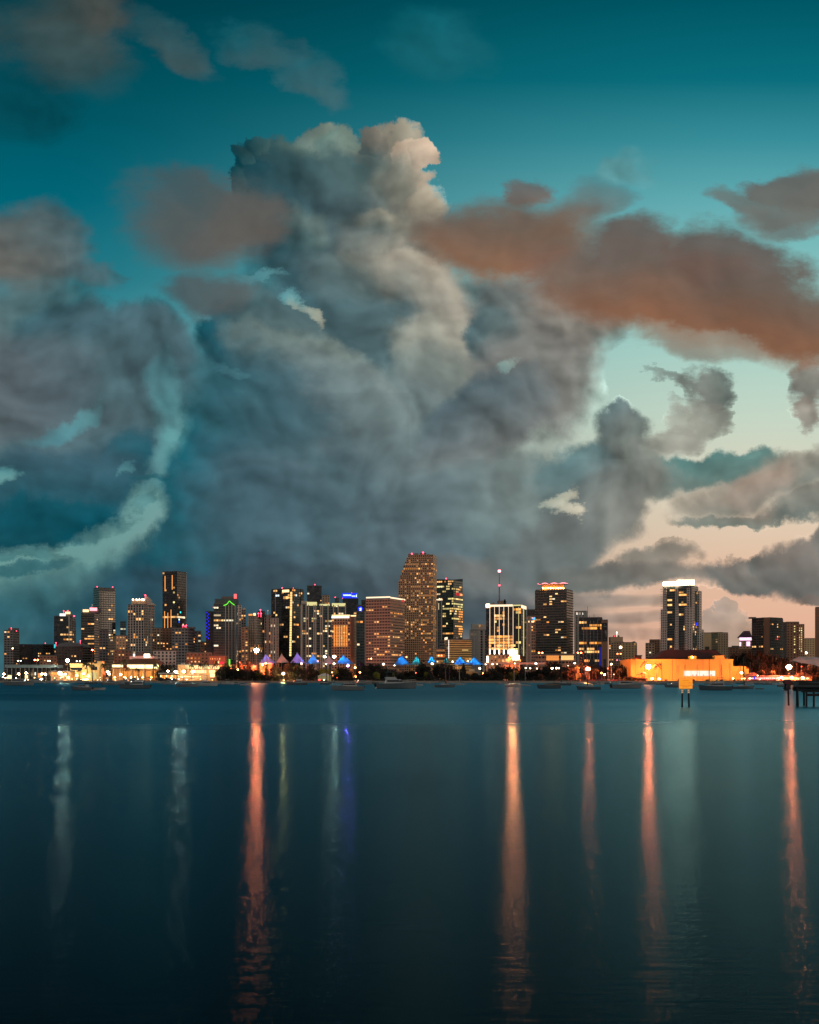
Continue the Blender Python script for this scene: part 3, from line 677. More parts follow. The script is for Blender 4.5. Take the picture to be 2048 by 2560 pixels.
for i in range(12):
    a0, a1 = math.pi * i / 12, math.pi * (i + 1) / 12
    b.prism([(-math.cos(a0) * 33 * .5167, 1), (-math.cos(a1) * 33 * .5167, 1), (-math.cos(a1) * 33 * .5167, 36), (-math.cos(a0) * 33 * .5167, 36)],
            t.zt, [t.zt + .05 + math.sin(a0) * 5.4, t.zt + .05 + math.sin(a1) * 5.4, t.zt + .05 + math.sin(a1) * 5.4, t.zt + .05 + math.sin(a0) * 5.4])
b.build('curved_roof', mat('grey metal roof', (96, 100, 104), .5), t.o)
b = MB(); b.tube((-35 * .5167, -2, 0), (-35 * .5167, -2, zat(1612, 1550) - 1.3), .4); mo = b.build('mast', M_DARK, t.o)
b = MB(); b.tube((-35 * .5167, -2, zat(1620, 1550) - 1.3), (-35 * .5167, -2, zat(1611, 1550) - 1.3), .9); b.build('mast_light', E['t'], mo); t.beacon(138, 1607, r=.8); t.beacon(199, 1602, r=.6)
t = T('apartment_tower', 'dark tower with a white lit stepped crown and a pale centre rib', 137, 181, 190, 1541, 1700, fm='dark glass facade')
t.lit(.035, 'wwk'); t.strip(173, 1541, 1606, 3, M_FIN, name='facade_rib'); t.strip(178, 1545, 1606, 1.3, M_FIN, name='facade_rib'); t.block(150, 178, 1535, dep=12, inset=2)
t.strip(157, 1534, 1540, 14, 'W', name='crown_light', out=1.5); t.strip(170, 1529.5, 1535, 12, 'S', name='crown_light', out=1.5); t.beacon(158, 1527); t.beacon(168, 1527); t.beacon(184, 1540, r=1.1)
for x0, x1, y in ((166, 178, 1569), (170, 180, 1588), (160, 182, 1597)): t.row(0, x0, x1, y, 'w')
t = T('apartment_tower', 'brown balconied tower with a sloping pink lit crown, in front of the taller grey slab', 204, 236, 247, 1532, 1620, fm='striped balcony facade', fl=3.3)
t.lit(.05, 'wa'); t.slabs(faces=(0,), out=1.0, m=M_SLABD); t.block(214, 246, 1522, dep=14, inset=2); t.strip(215, 1524, 1530, 14, 'S', name='crown_light', out=1.4); t.strip(234, 1519.5, 1527, 18, 'P', name='crown_light', out=1.4)
t.row(0, 219, 234, 1557, 'w'); t.row(0, 222, 233, 1592, 'w'); t.row(0, 219, 234, 1595, 'a'); t.beacon(227, 1519); t.beacon(229, 1512, 'k', .8)
t = T('office_tower', 'tall grey slab tower with red corner lights, highest at the left of the skyline', 234, 247, 288, 1470, 1900, fm='dark glass facade', fl=3.6)
t.lit(.05, 'wwk', vmax=.7); t.strip(267, 1471, 1478, 40, M_MECH, 1, name='roof_band'); t.beacon(237, 1465); t.beacon(247, 1469, r=.6); t.beacon(276, 1466); t.row(1, 272, 282, 1547, 'w'); t.at(278, 1512, 'w', 1); t.at(273, 1524, 'w', 1)
t = T('apartment_block', 'dark grey block at the foot of the tall grey slab tower', 249, None, 272, 1576, 1560, fm='grey grid facade', cat='building'); t.lit(.05)
t = T('apartment_block', 'pale block with many lit windows left of the gabled tower', 270, 290, 320, 1590, 1500, fm='tan grid facade', cat='building'); t.lit(.16)
t = T('office_block', 'small dark blue block with a white roof light left of the gabled tower', 301, None, 315, 1553, 1900, fm='teal glass facade', cat='building', roof=False); t.lit(.05, 'k'); t.beacon(305, 1562, 'c', 1.0); t.beacon(311, 1569, 'k', 1.2)
t = T('apartment_block', 'low block lit orange at its foot, under the gap left of the gabled tower', 286, None, 330, 1626, 1350, fm='brown flat facade', cat='building'); t.lit(.12, 'wa')
# gabled tower
t = T('apartment_tower', 'gabled tower with a row of orange crown lights and white ribs on its right half', 320, 360, 386, 1512, 1500, fm='pale rib facade', fl=3.2, bay=3.6)
t.lit(.07, 'wwak', cap=60); t.slabs(faces=(1,), out=.8, m=M_SLABW)
t.block(326, 362, 1498, dep=14, inset=1.5, m=FM['tan grid facade']); k = 1500 / F; X = lambda x: (x - CX) * k - t.org.x; Z = lambda y: zat(y, 1500) - t.z0
b = MB(); b.prism([(X(360), 6), (X(381), 6), (X(381), 18), (X(360), 18)], t.zt + .03, [Z(1494), Z(1510), Z(1510), Z(1494)]); b.prism([(X(360), 5.5), (X(371), 5.5), (X(371), 17), (X(360), 17)], t.zt + .05, [Z(1487), Z(1497), Z(1497), Z(1487)]); b.build('gable_roof', M_FIN, t.o)
for x in (331, 340, 347, 354, 358): b = MB(); b.ball((X(x), .3, Z(1498.5)), 1.1, 6, 4); b.build('crown_light', E['H'], t.o)
t.beacon(360, 1487, r=.9); t.row(0, 340, 355, 1551, 'w', grow=1.2); t.row(0, 339, 353, 1591, 'w')
for x in (363, 370, 377): t.strip(x, 1513, 1650, 1.6, M_FINB, 1, 'facade_rib')
# tallest left tower
t = T('office_tower', 'tallest dark tower of the left half, with amber light strips near its top and foot', 407, 443, 466, 1429, 1750, fm='black glass facade', fl=3.6, bay=3.6)
t.lit(.012, 'wy', faces=(0,), cap=20, clump=.2); t.lit(.03, 'kkwc', faces=(1,), cap=50, clump=.3, vmax=.8)
b_ = t.strip(413, 1440, 1478, 1.6, 'A'); t.strip(431, 1438, 1474, 1.6, 'A'); t.strip(412, 1528, 1572, 1.4, 'A'); t.strip(420, 1532, 1570, 1.2, 'A'); t.strip(428, 1524, 1568, 1.4, 'A')
t.strip(465.3, 1430, 1545, 1.4, M_FIN, 1, 'facade_rib'); t.beacon(423, 1437, 'H', .8); t.beacon(431, 1437, 'H', .7); t.strip(455, 1434, 1436, 20, M_MECH, 1, 'roof_band')
t.row(0, 411, 441, 1541, 'w'); t.row(1, 444, 462, 1541, 'k'); t.at(436, 1468, 'w'); t.at(435, 1481, 'y'); t.at(435, 1508, 'y'); t.at(450, 1531, 't', 1); t.at(448, 1556, 'b', 1)
t = T('apartment_block', 'tan block with many lit windows left of the foot of the tallest dark left tower', 384, None, 408, 1571, 1600, fm='tan grid facade', cat='building'); t.lit(.14); t.row(0, 388, 406, 1609, 'w')
t = T('apartment_block', 'brown block in front of the foot of the tallest dark left tower', 406, None, 431, 1572, 1550, fm='brown flat facade', cat='building'); t.lit(.14, 'wa')
t = T('apartment_block', 'grey block with three red roof lights right of the tallest dark left tower', 430, 470, 487, 1571, 1500, fm='grey grid facade', cat='building'); t.lit(.07, 'wa'); t.beacon(455, 1564); t.beacon(461, 1565); t.beacon(464, 1563); t.block(462, 484, 1567, dep=8)
t.row(0, 445, 455, 1582, 'w'); t.row(0, 463, 484, 1613, 'a')
t = T('apartment_block', 'stepped grey block, lowest step of the row right of the red roof lights', 486, None, 503, 1579, 1620, fm='grey grid facade', cat='building'); t.lit(.06)
t = T('apartment_block', 'narrow block with a tan front left of the tower with the blue light line', 500, None, 519, 1606, 1560, fm='tan grid facade', cat='building'); t.lit(.18)
t = T('office_block', 'wide low pale block behind the glowing waterfront pavilion', 384, None, 440, 1628, 1300, fm='white condo facade', cat='building'); t.lit(.07, 'kw')
t = T('museum', 'low brown windowless block with a lit lower storey, before the arcades', 466, None, 530, 1633, 1250, fm='brown flat facade', cat='building'); t.lit(.03); t.row(0, 468, 477, 1646, 'w', grow=1.3); t.row(0, 489, 499, 1646, 'w', grow=1.3); t.row(0, 480, 500, 1653, 'w')
# green neon tower
t = T('apartment_tower', 'teal glass tower with a green neon line along its roof edge', 535, 590, 594, 1510, 1500, fm='teal glass facade', fl=3.2, bay=3.2)
t.lit(.02, 'wk', cap=40); t.block(537, 592, 1497, dep=16, inset=1.5, m=FM['teal glass facade']); t.block(554, 590, 1491, dep=12, inset=3, m=M_MECH)
k = 1500 / F; pts = [(560, 1514), (568, 1511), (574.5, 1502.5), (580, 1508), (587, 1513)]
b = MB()
for (xa, ya), (xb, yb) in zip(pts, pts[1:]): b.tube(((xa - CX) * k - t.org.x, -1.2, zat(ya, 1500) - t.z0), ((xb - CX) * k - t.org.x, -1.2, zat(yb, 1500) - t.z0), .55)
b.build('neon_roof_edge', E['N'], t.o)
t.slabs(faces=(0,), out=.9, m=M_SLABD, part=(0, .5))
for x in (564, 572, 580, 588): t.strip(x, 1512, 1650, 1.8, M_FIN, name='facade_rib')
t.row(0, 539, 555, 1538, 'k'); t.row(0, 535, 557, 1552, 'w'); t.row(0, 564, 578, 1552, 'k', grow=1.2); t.row(0, 538, 544, 1563, 'k'); t.row(0, 537, 543, 1614, 'k')
t.beacon(534, 1518); t.beacon(574, 1492, r=.5); t.beacon(574.5, 1516, 'H', .7)
b = MB(); X = lambda x: (x - CX) * k - t.org.x
b.box(X(585), X(591), 1, 4, t.zt + 7, zat(1485, 1500) - t.z0); b.build('red_roof_sign', em('red roof sign light', (1, .1, .1), 2.2), t.o)
w = T('apartment_tower', 'slim dark tower with a zigzag of blue lights down its front', 515, None, 535, 1530, 1530, fm='dark glass facade'); w.lit(.03, 'k')
for i in range(16):
    x = 519 + (3.2 if i % 2 else -1) + R.uniform(-1, 1); w.strip(x, 1530 + i * 4.3, 1533.2 + i * 4.3, 1.8, 'B', name='blue_light')
t = T('apartment_tower', 'slim pale pillar tower right of the green neon tower', 590, None, 604, 1512, 1560, 30, fm='white condo facade'); t.lit(.04); t.beacon(597, 1511, 'c', .3)
t = T('apartment_tower', 'slim grey tower with a rounded top beside the slim pale pillar tower', 603, None, 615, 1523, 1600, fm='grey grid facade', roof=False); t.lit(.10, 'wak')
b = MB(); b.tube((0, 2, t.zt - 1), (0, 2, t.zt + 2.2), 3.1, 1.8, 10); b.build('rounded_roof', M_FIN, t.o)
t = T('apartment_block', 'shorter block crowded with warm windows under the round topped tower', 603, None, 621, 1568, 1480, fm='tan grid facade', cat='building'); t.lit(.22, 'waaw', cap=60); t.beacon(612, 1567)
t = T('apartment_tower', 'dark ribbed tower with orange roof lights behind the orange star lamp', 621, 641, 661, 1542, 1500, fm='pale rib facade', fl=3.2, bay=3); t.lit(.04, 'wa'); t.fins(4, m=M_FIN)
t.block(622, 642, 1536, dep=8, inset=2); t.strip(627, 1535, 1539, 9, 'A', name='roof_light', out=1); t.strip(637, 1533, 1539, 5, 'S', name='roof_light', out=1); t.beacon(645, 1533); t.beacon(652, 1533); t.beacon(650, 1524)
t.block(643, 660, 1527, dep=8, inset=4, m=M_DARK)
t = T('apartment_tower', 'narrow pale ribbed tower with a slanted roof left of the gold striped tower', 661, None, 678, 1538, 1520, fm='pale rib facade', roof=False); t.lit(.10, 'wa'); t.fins(3, m=M_FIN); t.beacon(669, 1526, 'k', .7); t.block(663, 677, 1536, dep=6)
t = T('apartment_tower', 'lower pale ribbed tower at the left foot of the gold striped tower', 676, None, 697, 1546, 1440, fm='pale rib facade'); t.lit(.04, 'k'); t.fins(5, m=M_FIN); t.row(0, 690, 697, 1553, 'k')
# gold strip tower
t = T('apartment_tower', 'wide black tower with one long gold light strip from crown to foot', 678, 730, 760, 1472, 1600, fm='black glass facade', fl=3.3, bay=3.6)
t.lit(.035, 'wwk', cap=55); t.lit(.05, 'wwa', faces=(1,), cap=80)
for i in range(26):
    y = 1480 + i * 6.2; t.strip(728.6 - i * .09, y, y + 5.2, 4.4, 'G')
t.strip(715, 1475, 1481, 16, 'S', name='crown_light', out=1); t.beacon(703, 1468); t.beacon(731, 1469); t.strip(689, 1473, 1640, 1, M_FIN, name='facade_rib'); t.strip(706, 1473, 1640, 1, M_DARK, name='facade_rib'); t.strip(752, 1473, 1640, 1, M_DARK, 1, name='facade_rib')
t.row(0, 690, 697, 1492, 'c'); t.row(0, 712, 718, 1493, 'w', grow=1.5); t.row(0, 710, 716, 1592, 'w'); t.row(1, 737, 742, 1489, 'c'); t.row(1, 744, 752, 1511, 'w')
t = T('apartment_tower', 'dark tower rising behind the yellow crowned condominium', 768, None, 804, 1465, 1950, fm='dark glass facade'); t.lit(.03, 'k'); t.beacon(787, 1461)
t = T('apartment_tower', 'small brown lit tower top right behind the yellow crowned condominium', 806, None, 825, 1489, 1900, fm='tan grid facade'); t.lit(.08, 'wa'); t.beacon(802, 1501, 'w', .8)
t = T('apartment_tower', 'thin grey tower top with a red light between the yellow crown and the blue sign', 837, None, 848, 1496, 1900, fm='teal glass facade'); t.beacon(838, 1493)
# condominium with yellow crown
t = T('condominium', 'wide condominium with white vertical fins and glowing yellow crown panels', 752, None, 866, 1512, 1480, 28, fm='teal glass facade', fl=3.1, bay=3.3, cat='tower')
t.lit(.11, 'wwkyk', cap=98, faces=(0,)); t.fins(0, x=(.01, .03, .12, .17, .29, .33, .44, .48, .60, .72, .82, .98), m=M_FIN, out=1.4, w=1.3)
t.block(768, 793, 1506, dep=8, inset=.8); t.strip(780, 1505, 1514, 25, 'Y', name='crown_panel', out=1.2); t.strip(812, 1510, 1514.5, 25, 'Y', name='crown_panel', out=1.2); t.strip(847, 1508, 1515.5, 34, 'Y', name='crown_panel', out=1.2)
t.block(753, 768, 1502, dep=8, inset=2, m=M_FIN)
t = T('office_tower', 'dark tower carrying a blue rooftop sign with unreadable white lettering', 857, None, 896, 1497, 1800, fm='dark glass facade'); t.lit(.03, 'kcb')
t.block(857, 893, 1483, dep=9, inset=2, m=M_DARK); k = 1800 / F; X = lambda x: (x - CX) * k - t.org.x; Z = lambda y: zat(y, 1800) - t.z0
b = MB(); b.box(X(856.5), X(893.5), 1.2, 2, Z(1495.5), Z(1482.5)); sg = b.build('blue_sign', E['B'], t.o)
b = MB()
for i in range(12): b.box(X(858.5 + i * 1.7), X(859.7 + i * 1.7), .8, 1.15, Z(1489.6), Z(1485.6 + (i % 3) * .4))
for i, x in enumerate((879.5, 881.3, 883.1, 884.9, 886.5)): b.box(X(x), X(x + 1), .8, 1.15, Z(1492), Z(1488.5))
b.prism([(X(889.5), .8), (X(892), .8), (X(892), 1.15), (X(889.5), 1.15)], Z(1492.5), [Z(1489), Z(1485), Z(1485), Z(1489)]); b.build('sign_lettering', em('pale blue lettering light', (.55, .72, 1), 2.2), sg)
t.beacon(857, 1495, r=.7); t.beacon(879, 1482.5, r=.6)
for x, y in ((894, 1509), (889, 1511), (886, 1516), (881.5, 1522.5), (879.5, 1512)): t.beacon(x, y, 'k', .7)
t = T('office_tower', 'dark slab with a small round blue sign, left of the white roof line', 893, None, 912, 1514, 1700, fm='dark glass facade'); t.lit(.08, 'wwk')
k = 1700 / F; X = lambda x: (x - CX) * k - t.org.x; Z = lambda y: zat(y, 1700) - t.z0
b = MB(); b.tube((X(901), -.6, Z(1522)), (X(901), -.1, Z(1522)), 3.4, n=14); sg = b.build('blue_sign', E['B'], t.o)
b = MB(); b.box(X(899), X(903.5), -1, -.65, Z(1526.5), Z(1524)); b.box(X(901.5), X(903.5), -1, -.65, Z(1524), Z(1519.5)); b.box(X(898.5), X(901), -1, -.65, Z(1522), Z(1520.5)); b.build('sign_emblem', em('white emblem light', (.6, .78, 1), 2.4), sg)
t = T('office_tower', 'thin dark tower top just left of the white roof line', 904, None, 917, 1501, 1900, fm='black glass facade')
t = T('office_block', 'dark glass block between the orange grid hotel and the tan block', 884, None, 916, 1530, 1500, fm='teal glass facade', cat='building'); t.lit(.08, 'wwk'); t.row(0, 889, 905, 1552, 'w'); t.fins(0, x=(.9,), m=M_FIN)
# orange grid hotel
t = T('hotel', 'hotel with a glowing orange window grid under a white lit roof band', 829, 876, 891, 1540, 1350, fm='punched stone facade', fl=3.2, bay=3.0)
t.lit(.05, 'wa', cap=30, vmax=.28)
k = 1350 / F; gx = [836.5 + i * 6.05 for i in range(6)]
for j in range(16):
    for x in gx: t.strip(x, 1564 + j * 3.32, 1566 + j * 3.32, 4.1, 'A' if R.random() < .96 else 'G', name='window', out=.2)
t.strip(851.5, 1540.5, 1545.5, 44, 'W', name='roof_sign_band', out=.6)
for i in range(21): t.strip(831 + i * 2.15, 1537, 1539.6, 1.3, 'S', name='roof_light', out=.6)
for i in range(6): t.strip(877.5 + i * 2.2, 1538, 1540.6, 1.3, 'S', 1, name='roof_light', out=.6)
for y in (1553, 1577, 1596): t.at(833, y, 'w'); t.at(873, y + 6, 'w')
t.strip(880, 1541, 1658, 7, mat('smooth pink side wall', (196, 120, 92), .8), 1, 'side_wall', out=.8)
b = MB(); p = t.face[1]; q = p[0] + p[1] * 6 + p[2] * 5; b.box(q.x - 1, q.x + 1, q.y - 1, q.y + 1, 3, 4.5); b.build('floodlight', em('orange uplight', (1, .28, .06), 90), t.o)
# tan block with the white roof line
t = T('office_block', 'tan banded block with a bright white line of light along its roof', 914, 976, 1013, 1498, 1300, 40, fm='banded stone facade', fl=3.3, bay=3.4)
t.lit(.05, 'wwa', cap=60, faces=(0,)); t.lit(.06, 'wa', faces=(1,), cap=40)
t.strip(946, 1492.5, 1496, 60, 'K', name='roof_line_light', out=.5); t.strip(994, 1492.3, 1495.8, 36, 'K', 1, name='roof_line_light', out=.5)
t.row(0, 918, 934, 1527, 'w'); t.row(0, 947, 974, 1590, 'w'); t.row(0, 942, 974, 1637, 'w'); t.row(1, 980, 1000, 1590, 'w'); t.row(1, 978, 1008, 1532, 'a'); t.row(1, 984, 1004, 1638, 'w'); t.row(0, 958, 968, 1516, 'w'); t.beacon(1008, 1501, 'r', 1.6)
# stepped financial tower
D = 1700; k = D / F
t = T('office_tower', 'tallest stepped stone tower, its left edge cut in steps, crowded with warm windows', 996, 1083, 1092, 1452, D, 36, fm='punched stone facade', fl=3.2, bay=3.0, roof=False)
zs = t.zt; steps = [(1000, 1437), (1004, 1424), (1008, 1412), (1012, 1403), (1016, 1393), (1020, 1386)]
e = t.face[0][1]; P0, P1, P2, P3 = t.P; zprev = t.zt
X0 = lambda x: ((x - 996) / 87.0)
tiers = []
for i, (x, y) in enumerate(steps):
    f_ = X0(x); a = P0 + (P1 - P0) * f_; bq = P3 + (P2 - P3) * f_; z1 = zat(y, D) - t.z0; mb = MB(); ln = (P1 - a).length; nx = max(1, round(ln / 3.0)); nzz = max(1, round((z1 - zprev) / t.fh))
    q = [a, P1, P2, bq]; n0 = round(zprev / t.fh)
    for A, B in ((0, 1), (1, 2), (2, 3), (3, 0)):
        L_ = (q[B] - q[A]).length; nn = max(1, round(L_ / 3.0)); mb.face([(q[A].x, q[A].y, zprev), (q[B].x, q[B].y, zprev), (q[B].x, q[B].y, z1), (q[A].x, q[A].y, z1)], [(0, n0), (nn, n0), (nn, n0 + nzz), (0, n0 + nzz)])
    mb.face([(p.x, p.y, z1) for p in q]); mb.build('setback_wall', FM['punched stone facade'], t.o); tiers.append((a, nx, zprev, nzz, (z1 - zprev) / nzz, ln)); zprev = z1
r = random.Random(5); more = MB(); cells = []
def lit_prob(xf, yf):       # where the photograph shows the lit storeys
    rows = [(1410, .75), (1422, .8), (1432, .3), (1449, .45), (1455, .5), (1466, .6), (1476, .5), (1487, .75), (1503, .45), (1515, .5), (1525, .65), (1537, .55), (1553, .7), (1560, .45), (1572, .4), (1585, .4), (1596, .45), (1603, .25), (1632, .1)]
    y = min(rows, key=lambda q: abs(q[0] - yf)); return y[1] if abs(y[0] - yf) < 3.4 else .10
for v in range(t.nz):
    for u in range(t.face[0][4]): cells.append((t.face[0][0], u, t.face[0][4], (v + .5) * t.fh, t.face[0][3], t.fh, 0))
    for u in range(t.face[1][4]): cells.append((t.face[1][0], u, t.face[1][4], (v + .5) * t.fh, t.face[1][3], t.fh, 1))
for a, nx, zb, nzz, fh, ln in tiers:
    for v in range(nzz):
        for u in range(nx): cells.append((a, u, nx, zb + (v + .5) * fh, ln, fh, 0))
        for u in range(t.face[1][4]): cells.append((t.face[1][0], u, t.face[1][4], zb + (v + .5) * fh, t.face[1][3], fh, 1))
picked = []
for (a, u, nx, z, ln, fh, fc) in cells:
    if z < 12: continue
    yf = HZ - (z + t.z0 - HC) * F / D; pr = lit_prob(0, yf) * (.8 if fc == 0 else 1.0)
    if yf > 1606: pr = .05
    if fc == 0 and r.random() < pr or fc == 1 and r.random() < pr: picked.append((a, u, nx, z, ln, fh, fc))
r.shuffle(picked)
wm = {}
for i, (a, u, nx, z, ln, fh, fc) in enumerate(picked):
    p_, d, n, _, _ = t.face[fc]; bw = ln / nx; w, h = bw * .31, fh * .30; c = a + d * bw * (u + .5) + n * .12
    if i < 96:
        key = (fc, round(bw, 2), round(fh, 2), i % 3)
        if key not in wm:
            b = MB(); b.face([(d.x * -w, d.y * -w, -h), (d.x * w, d.y * w, -h), (d.x * w, d.y * w, h), (d.x * -w, d.y * -w, h)]); wm[key] = b.mesh('window', E['wwa'[i % 3]])
        child('window', wm[key], t.o, (c.x, c.y, z))
    else: more.face([(c.x - d.x * w, c.y - d.y * w, z - h), (c.x + d.x * w, c.y + d.y * w, z - h), (c.x + d.x * w, c.y + d.y * w, z + h), (c.x - d.x * w, c.y - d.y * w, z + h)], m=i % 3 // 2)
o = more.build('window', [E['w'], E['a']], t.o); o['kind'] = 'stuff'
X = lambda x: (x - CX) * k - t.org.x; Z = lambda y: zat(y, D) - t.z0
b = MB()
for x0, x1, y in ((1021, 1030, 1382), (1036, 1046, 1381), (1050, 1066, 1380), (1068, 1074, 1383)): b.box(X(x0), X(x1), 8, 16, zprev, Z(y))
b.build('plant_room', M_MECH, t.o)
for x, y in ((1030, 1383), (1058, 1380)): t.beacon(x, y, r=1.1)
for x, y in ((1032, 1388), (1036, 1389)): t.beacon(x, y, 'H', .5)
# green glass tower
t = T('office_tower', 'green glass tower with bright yellow floors and a raised right corner', 1092, 1134, 1157.5, 1450, 1800, 34, fm='green glass facade', fl=3.7, bay=3.0, roof=False)
k = 1800 / F; p = t.P; b = MB(); b.prism([p[1], p[2], p[3], p[0]], t.zt + .02, [t.zt + .6, Z(1443) * 0 + zat(1443, 1800) - t.z0, zat(1445, 1800) - t.z0, t.zt + 2.2]); b.build('sloping_crown', FM['dark glass facade'], t.o)
for x0, x1, y, key in ((1094, 1112, 1456, 'w'), (1122, 1133, 1456, 'w'), (1093, 1113, 1466, 'y'), (1118, 1124, 1466, 'y'), (1117, 1133, 1471, 'y'), (1107, 1111, 1481, 'y'), (1095, 1098, 1487, 'k'), (1121, 1133, 1498, 'y'), (1108, 1113, 1513, 'y'), (1120, 1133, 1512, 'y'), (1108, 1133, 1523, 'y'), (1107, 1113, 1534, 'y'), (1107, 1112, 1541, 'y'), (1130, 1133, 1549, 'y'), (1107, 1113, 1565, 'w'), (1122, 1133, 1586, 'w'), (1107, 1118, 1586, 'w')): t.row(0, x0, x1, y, key)
for x0, x1, y, key in ((1135, 1142, 1471, 'y'), (1144, 1150, 1472, 'w'), (1150, 1154, 1466, 'w'), (1142, 1146, 1477, 'k'), (1136, 1157, 1498, 'y'), (1135, 1157, 1512, 'y'), (1145, 1157, 1515, 'y'), (1135, 1157, 1523, 'y'), (1135, 1148, 1549, 'y'), (1140, 1157, 1565, 'w'), (1150, 1156, 1586, 'a')): t.row(1, x0, x1, y, key)
t.lit(.06, 'ywk', cap=45); t.row(1, 1141, 1150, 1485, 'r', grow=1.9); t.row(1, 1150, 1156, 1486, 'w', grow=1.4)
for y in range(1528, 1590, 7): t.row(1, 1147, 1156, y, 'a')
t.beacon(1116, 1445, r=.9)
t = T('office_tower', 'narrow pale tower with a white roof line wedged left of the green glass tower', 1091, None, 1107, 1500, 1600, fm='teal glass facade', roof=False); t.strip(1099, 1498, 1501, 15, 'K', name='roof_line_light'); t.strip(1097, 1508, 1524, 1, 'k', name='light_strip'); t.fins(0, x=(.15, .8), m=M_FIN)
t = T('office_block', 'dark block with pale horizontal bands under the green glass tower', 1099, None, 1112, 1602, 1450, fm='striped balcony facade', cat='building')
t = T('hotel', 'tan banded hotel with a white light line down its left corner', 1112, 1121, 1180, 1600, 1350, 26, fm='tan band facade', fl=2.5, bay=4, cat='building'); t.strip(1116, 1594, 1600, 7, 'K', name='roof_light')
b = MB(); t.strip(1122, 1600, 1646, 1.3, 'W', 1, name='light_line'); t.block(1130, 1158, 1594, dep=8, m=M_DARK); t.lit(.03, 'wa'); t.row(1, 1161, 1168, 1627, 'y')
t = T('office_block', 'low rounded tan building at the foot of the banded hotel', 1091, None, 1113, 1624, 1280, fm='tan band facade', fl=6, cat='building')
t = T('apartment_tower', 'pale ribbed tower left of the floodlit tower with the mast', 1174, None, 1217, 1576, 1600, fm='pale rib facade', bay=4.5); t.lit(.03); t.fins(0, x=(.08, .3, .5, .85), m=M_FIN, w=2.4)
t.block(1180, 1216, 1560, dep=14, inset=6, m=FM['pale rib facade']); t.beacon(1200, 1564, 'w', 1.6)
# floodlit tower with mast
t = T('office_tower', 'floodlit tower with eight glowing vertical strips, a bright crown and a tall red lit mast', 1215, 1303, 1316, 1512, 1350, 34, fm='black glass facade', fl=3.4, bay=3.0, roof=False)
t.lit(.10, 'aawy', cap=85, faces=(0,)); t.lit(.2, 'a', cap=60, faces=(0,), vmax=.30)
for i, x in enumerate((1225, 1236.7, 1248.5, 1259.8, 1271.5, 1283)): t.strip(x, 1515, 1634, .9, 'K'); t.strip(x, 1624, 1637, 2.2, 'H', out=.6, name='uplight')
for x in (1297, 1309): t.strip(x, 1518, 1640, 1, 'Y', 0 if x < 1303 else 1)
t.strip(1220, 1510, 1519, 9, 'H', name='crown_light', out=.7); t.strip(1253, 1512, 1517, 58, 'K', name='crown_light', out=.6); t.strip(1292, 1512, 1515, 20, 'Y', name='crown_light', out=.6); t.strip(1309, 1512, 1520, 12, 'K', 1, name='crown_light', out=.6)
for y in (1541, 1545): t.row(0, 1239, 1258, y, 'w')
for y, kk in ((1588, 'a'), (1594, 'a'), (1600, 'a'), (1607, 'a'), (1613, 'w'), (1619, 'w'), (1625, 'w')): t.row(0, 1227, 1282, y, kk)
k = 1350 / F; X = lambda x: (x - CX) * k - t.org.x; Z = lambda y: zat(y, 1350) - t.z0
t.block(1247, 1268, 1500, dep=10); t.block(1232, 1238, 1506, dep=5); t.block(1262, 1266, 1497, dep=3, m=M_DARK)
b = MB(); b.tube((X(1251), 9, Z(1506)), (X(1251), 9, Z(1462)), .75, .6); b.tube((X(1251), 9, Z(1462)), (X(1251), 9, Z(1427)), .45, .25)
for y in range(1430, 1500, 8): b.tube((X(1250), 9, Z(y)), (X(1252), 9, Z(y + 4)), .2)
mo = b.build('mast', mat('mast steel', (120, 90, 84), .5), t.o); b = MB(); b.ball((X(1251), 9, Z(1425)), 1.7, 8, 6); b.build('beacon', em('mast top beacon light', (1, .10, .14), 14), mo); b = MB(); b.ball((X(1251), 9, Z(1461)), 1.0, 8, 6); b.build('beacon', E['R'], mo)
t = T('entrance_hall', 'low hall with bright white lit panels at the foot of the floodlit tower', 1216, None, 1300, 1638, 1250, 16, fm='cream facade', cat='building', fl=4); t.strip(1219, 1641, 1656, 4, 'H', name='lit_panel'); t.strip(1290, 1638, 1650, 17, 'H', name='lit_panel'); t.row(0, 1248, 1262, 1652, 'w', grow=1.6); t.row(0, 1264, 1278, 1652, 'w', grow=1.6); t.row(0, 1232, 1240, 1643, 'a')
b = MB(); b.ball((at(1282, 1631, 1250).x - t.org.x, -1, zat(1631, 1250) - t.z0), 1.9, 8, 6); fl_ = b.build('floodlight', em('white floodlight', (1, .17, .05), 4600), t.o)
fx, fz_ = at(1282, 1631, 1250).x - t.org.x, zat(1631, 1250) - t.z0; b = MB()
b.box(fx - 4, fx + 4, 1.3, 1.6, fz_ - 4, fz_ + 4); b.box(fx - 4.3, fx - 4.02, -6, 1.6, fz_ - 4, fz_ + 4); b.box(fx + 4.02, fx + 4.3, -6, 1.6, fz_ - 4, fz_ + 4); b.build('spill_shield', M_DARK, fl_)  # shield added round the lamp to keep its light off the buildings
t = T('office_tower', 'tan tower with a blue logo light left of the pink crowned tower', 1316, None, 1339, 1541, 1420, fm='banded stone facade', bay=3); t.lit(.12, 'wa', cap=50); t.fins(0, x=(.1, .45), m=M_SLABW, w=2.6)
t.strip(1335, 1544, 1549, 6, em('sky blue logo light', (.04, .35, 1), 2.5), name='logo_light'); t.strip(1320, 1551, 1646, 2.4, 'S', name='light_strip'); t.strip(1326, 1552, 1556, 18, 'S', name='roof_light')
t = T('office_tower', 'dull grey tower top behind the tan tower with the blue logo', 1318, None, 1338, 1525, 1700, fm='low dark facade'); t.lit(.08)
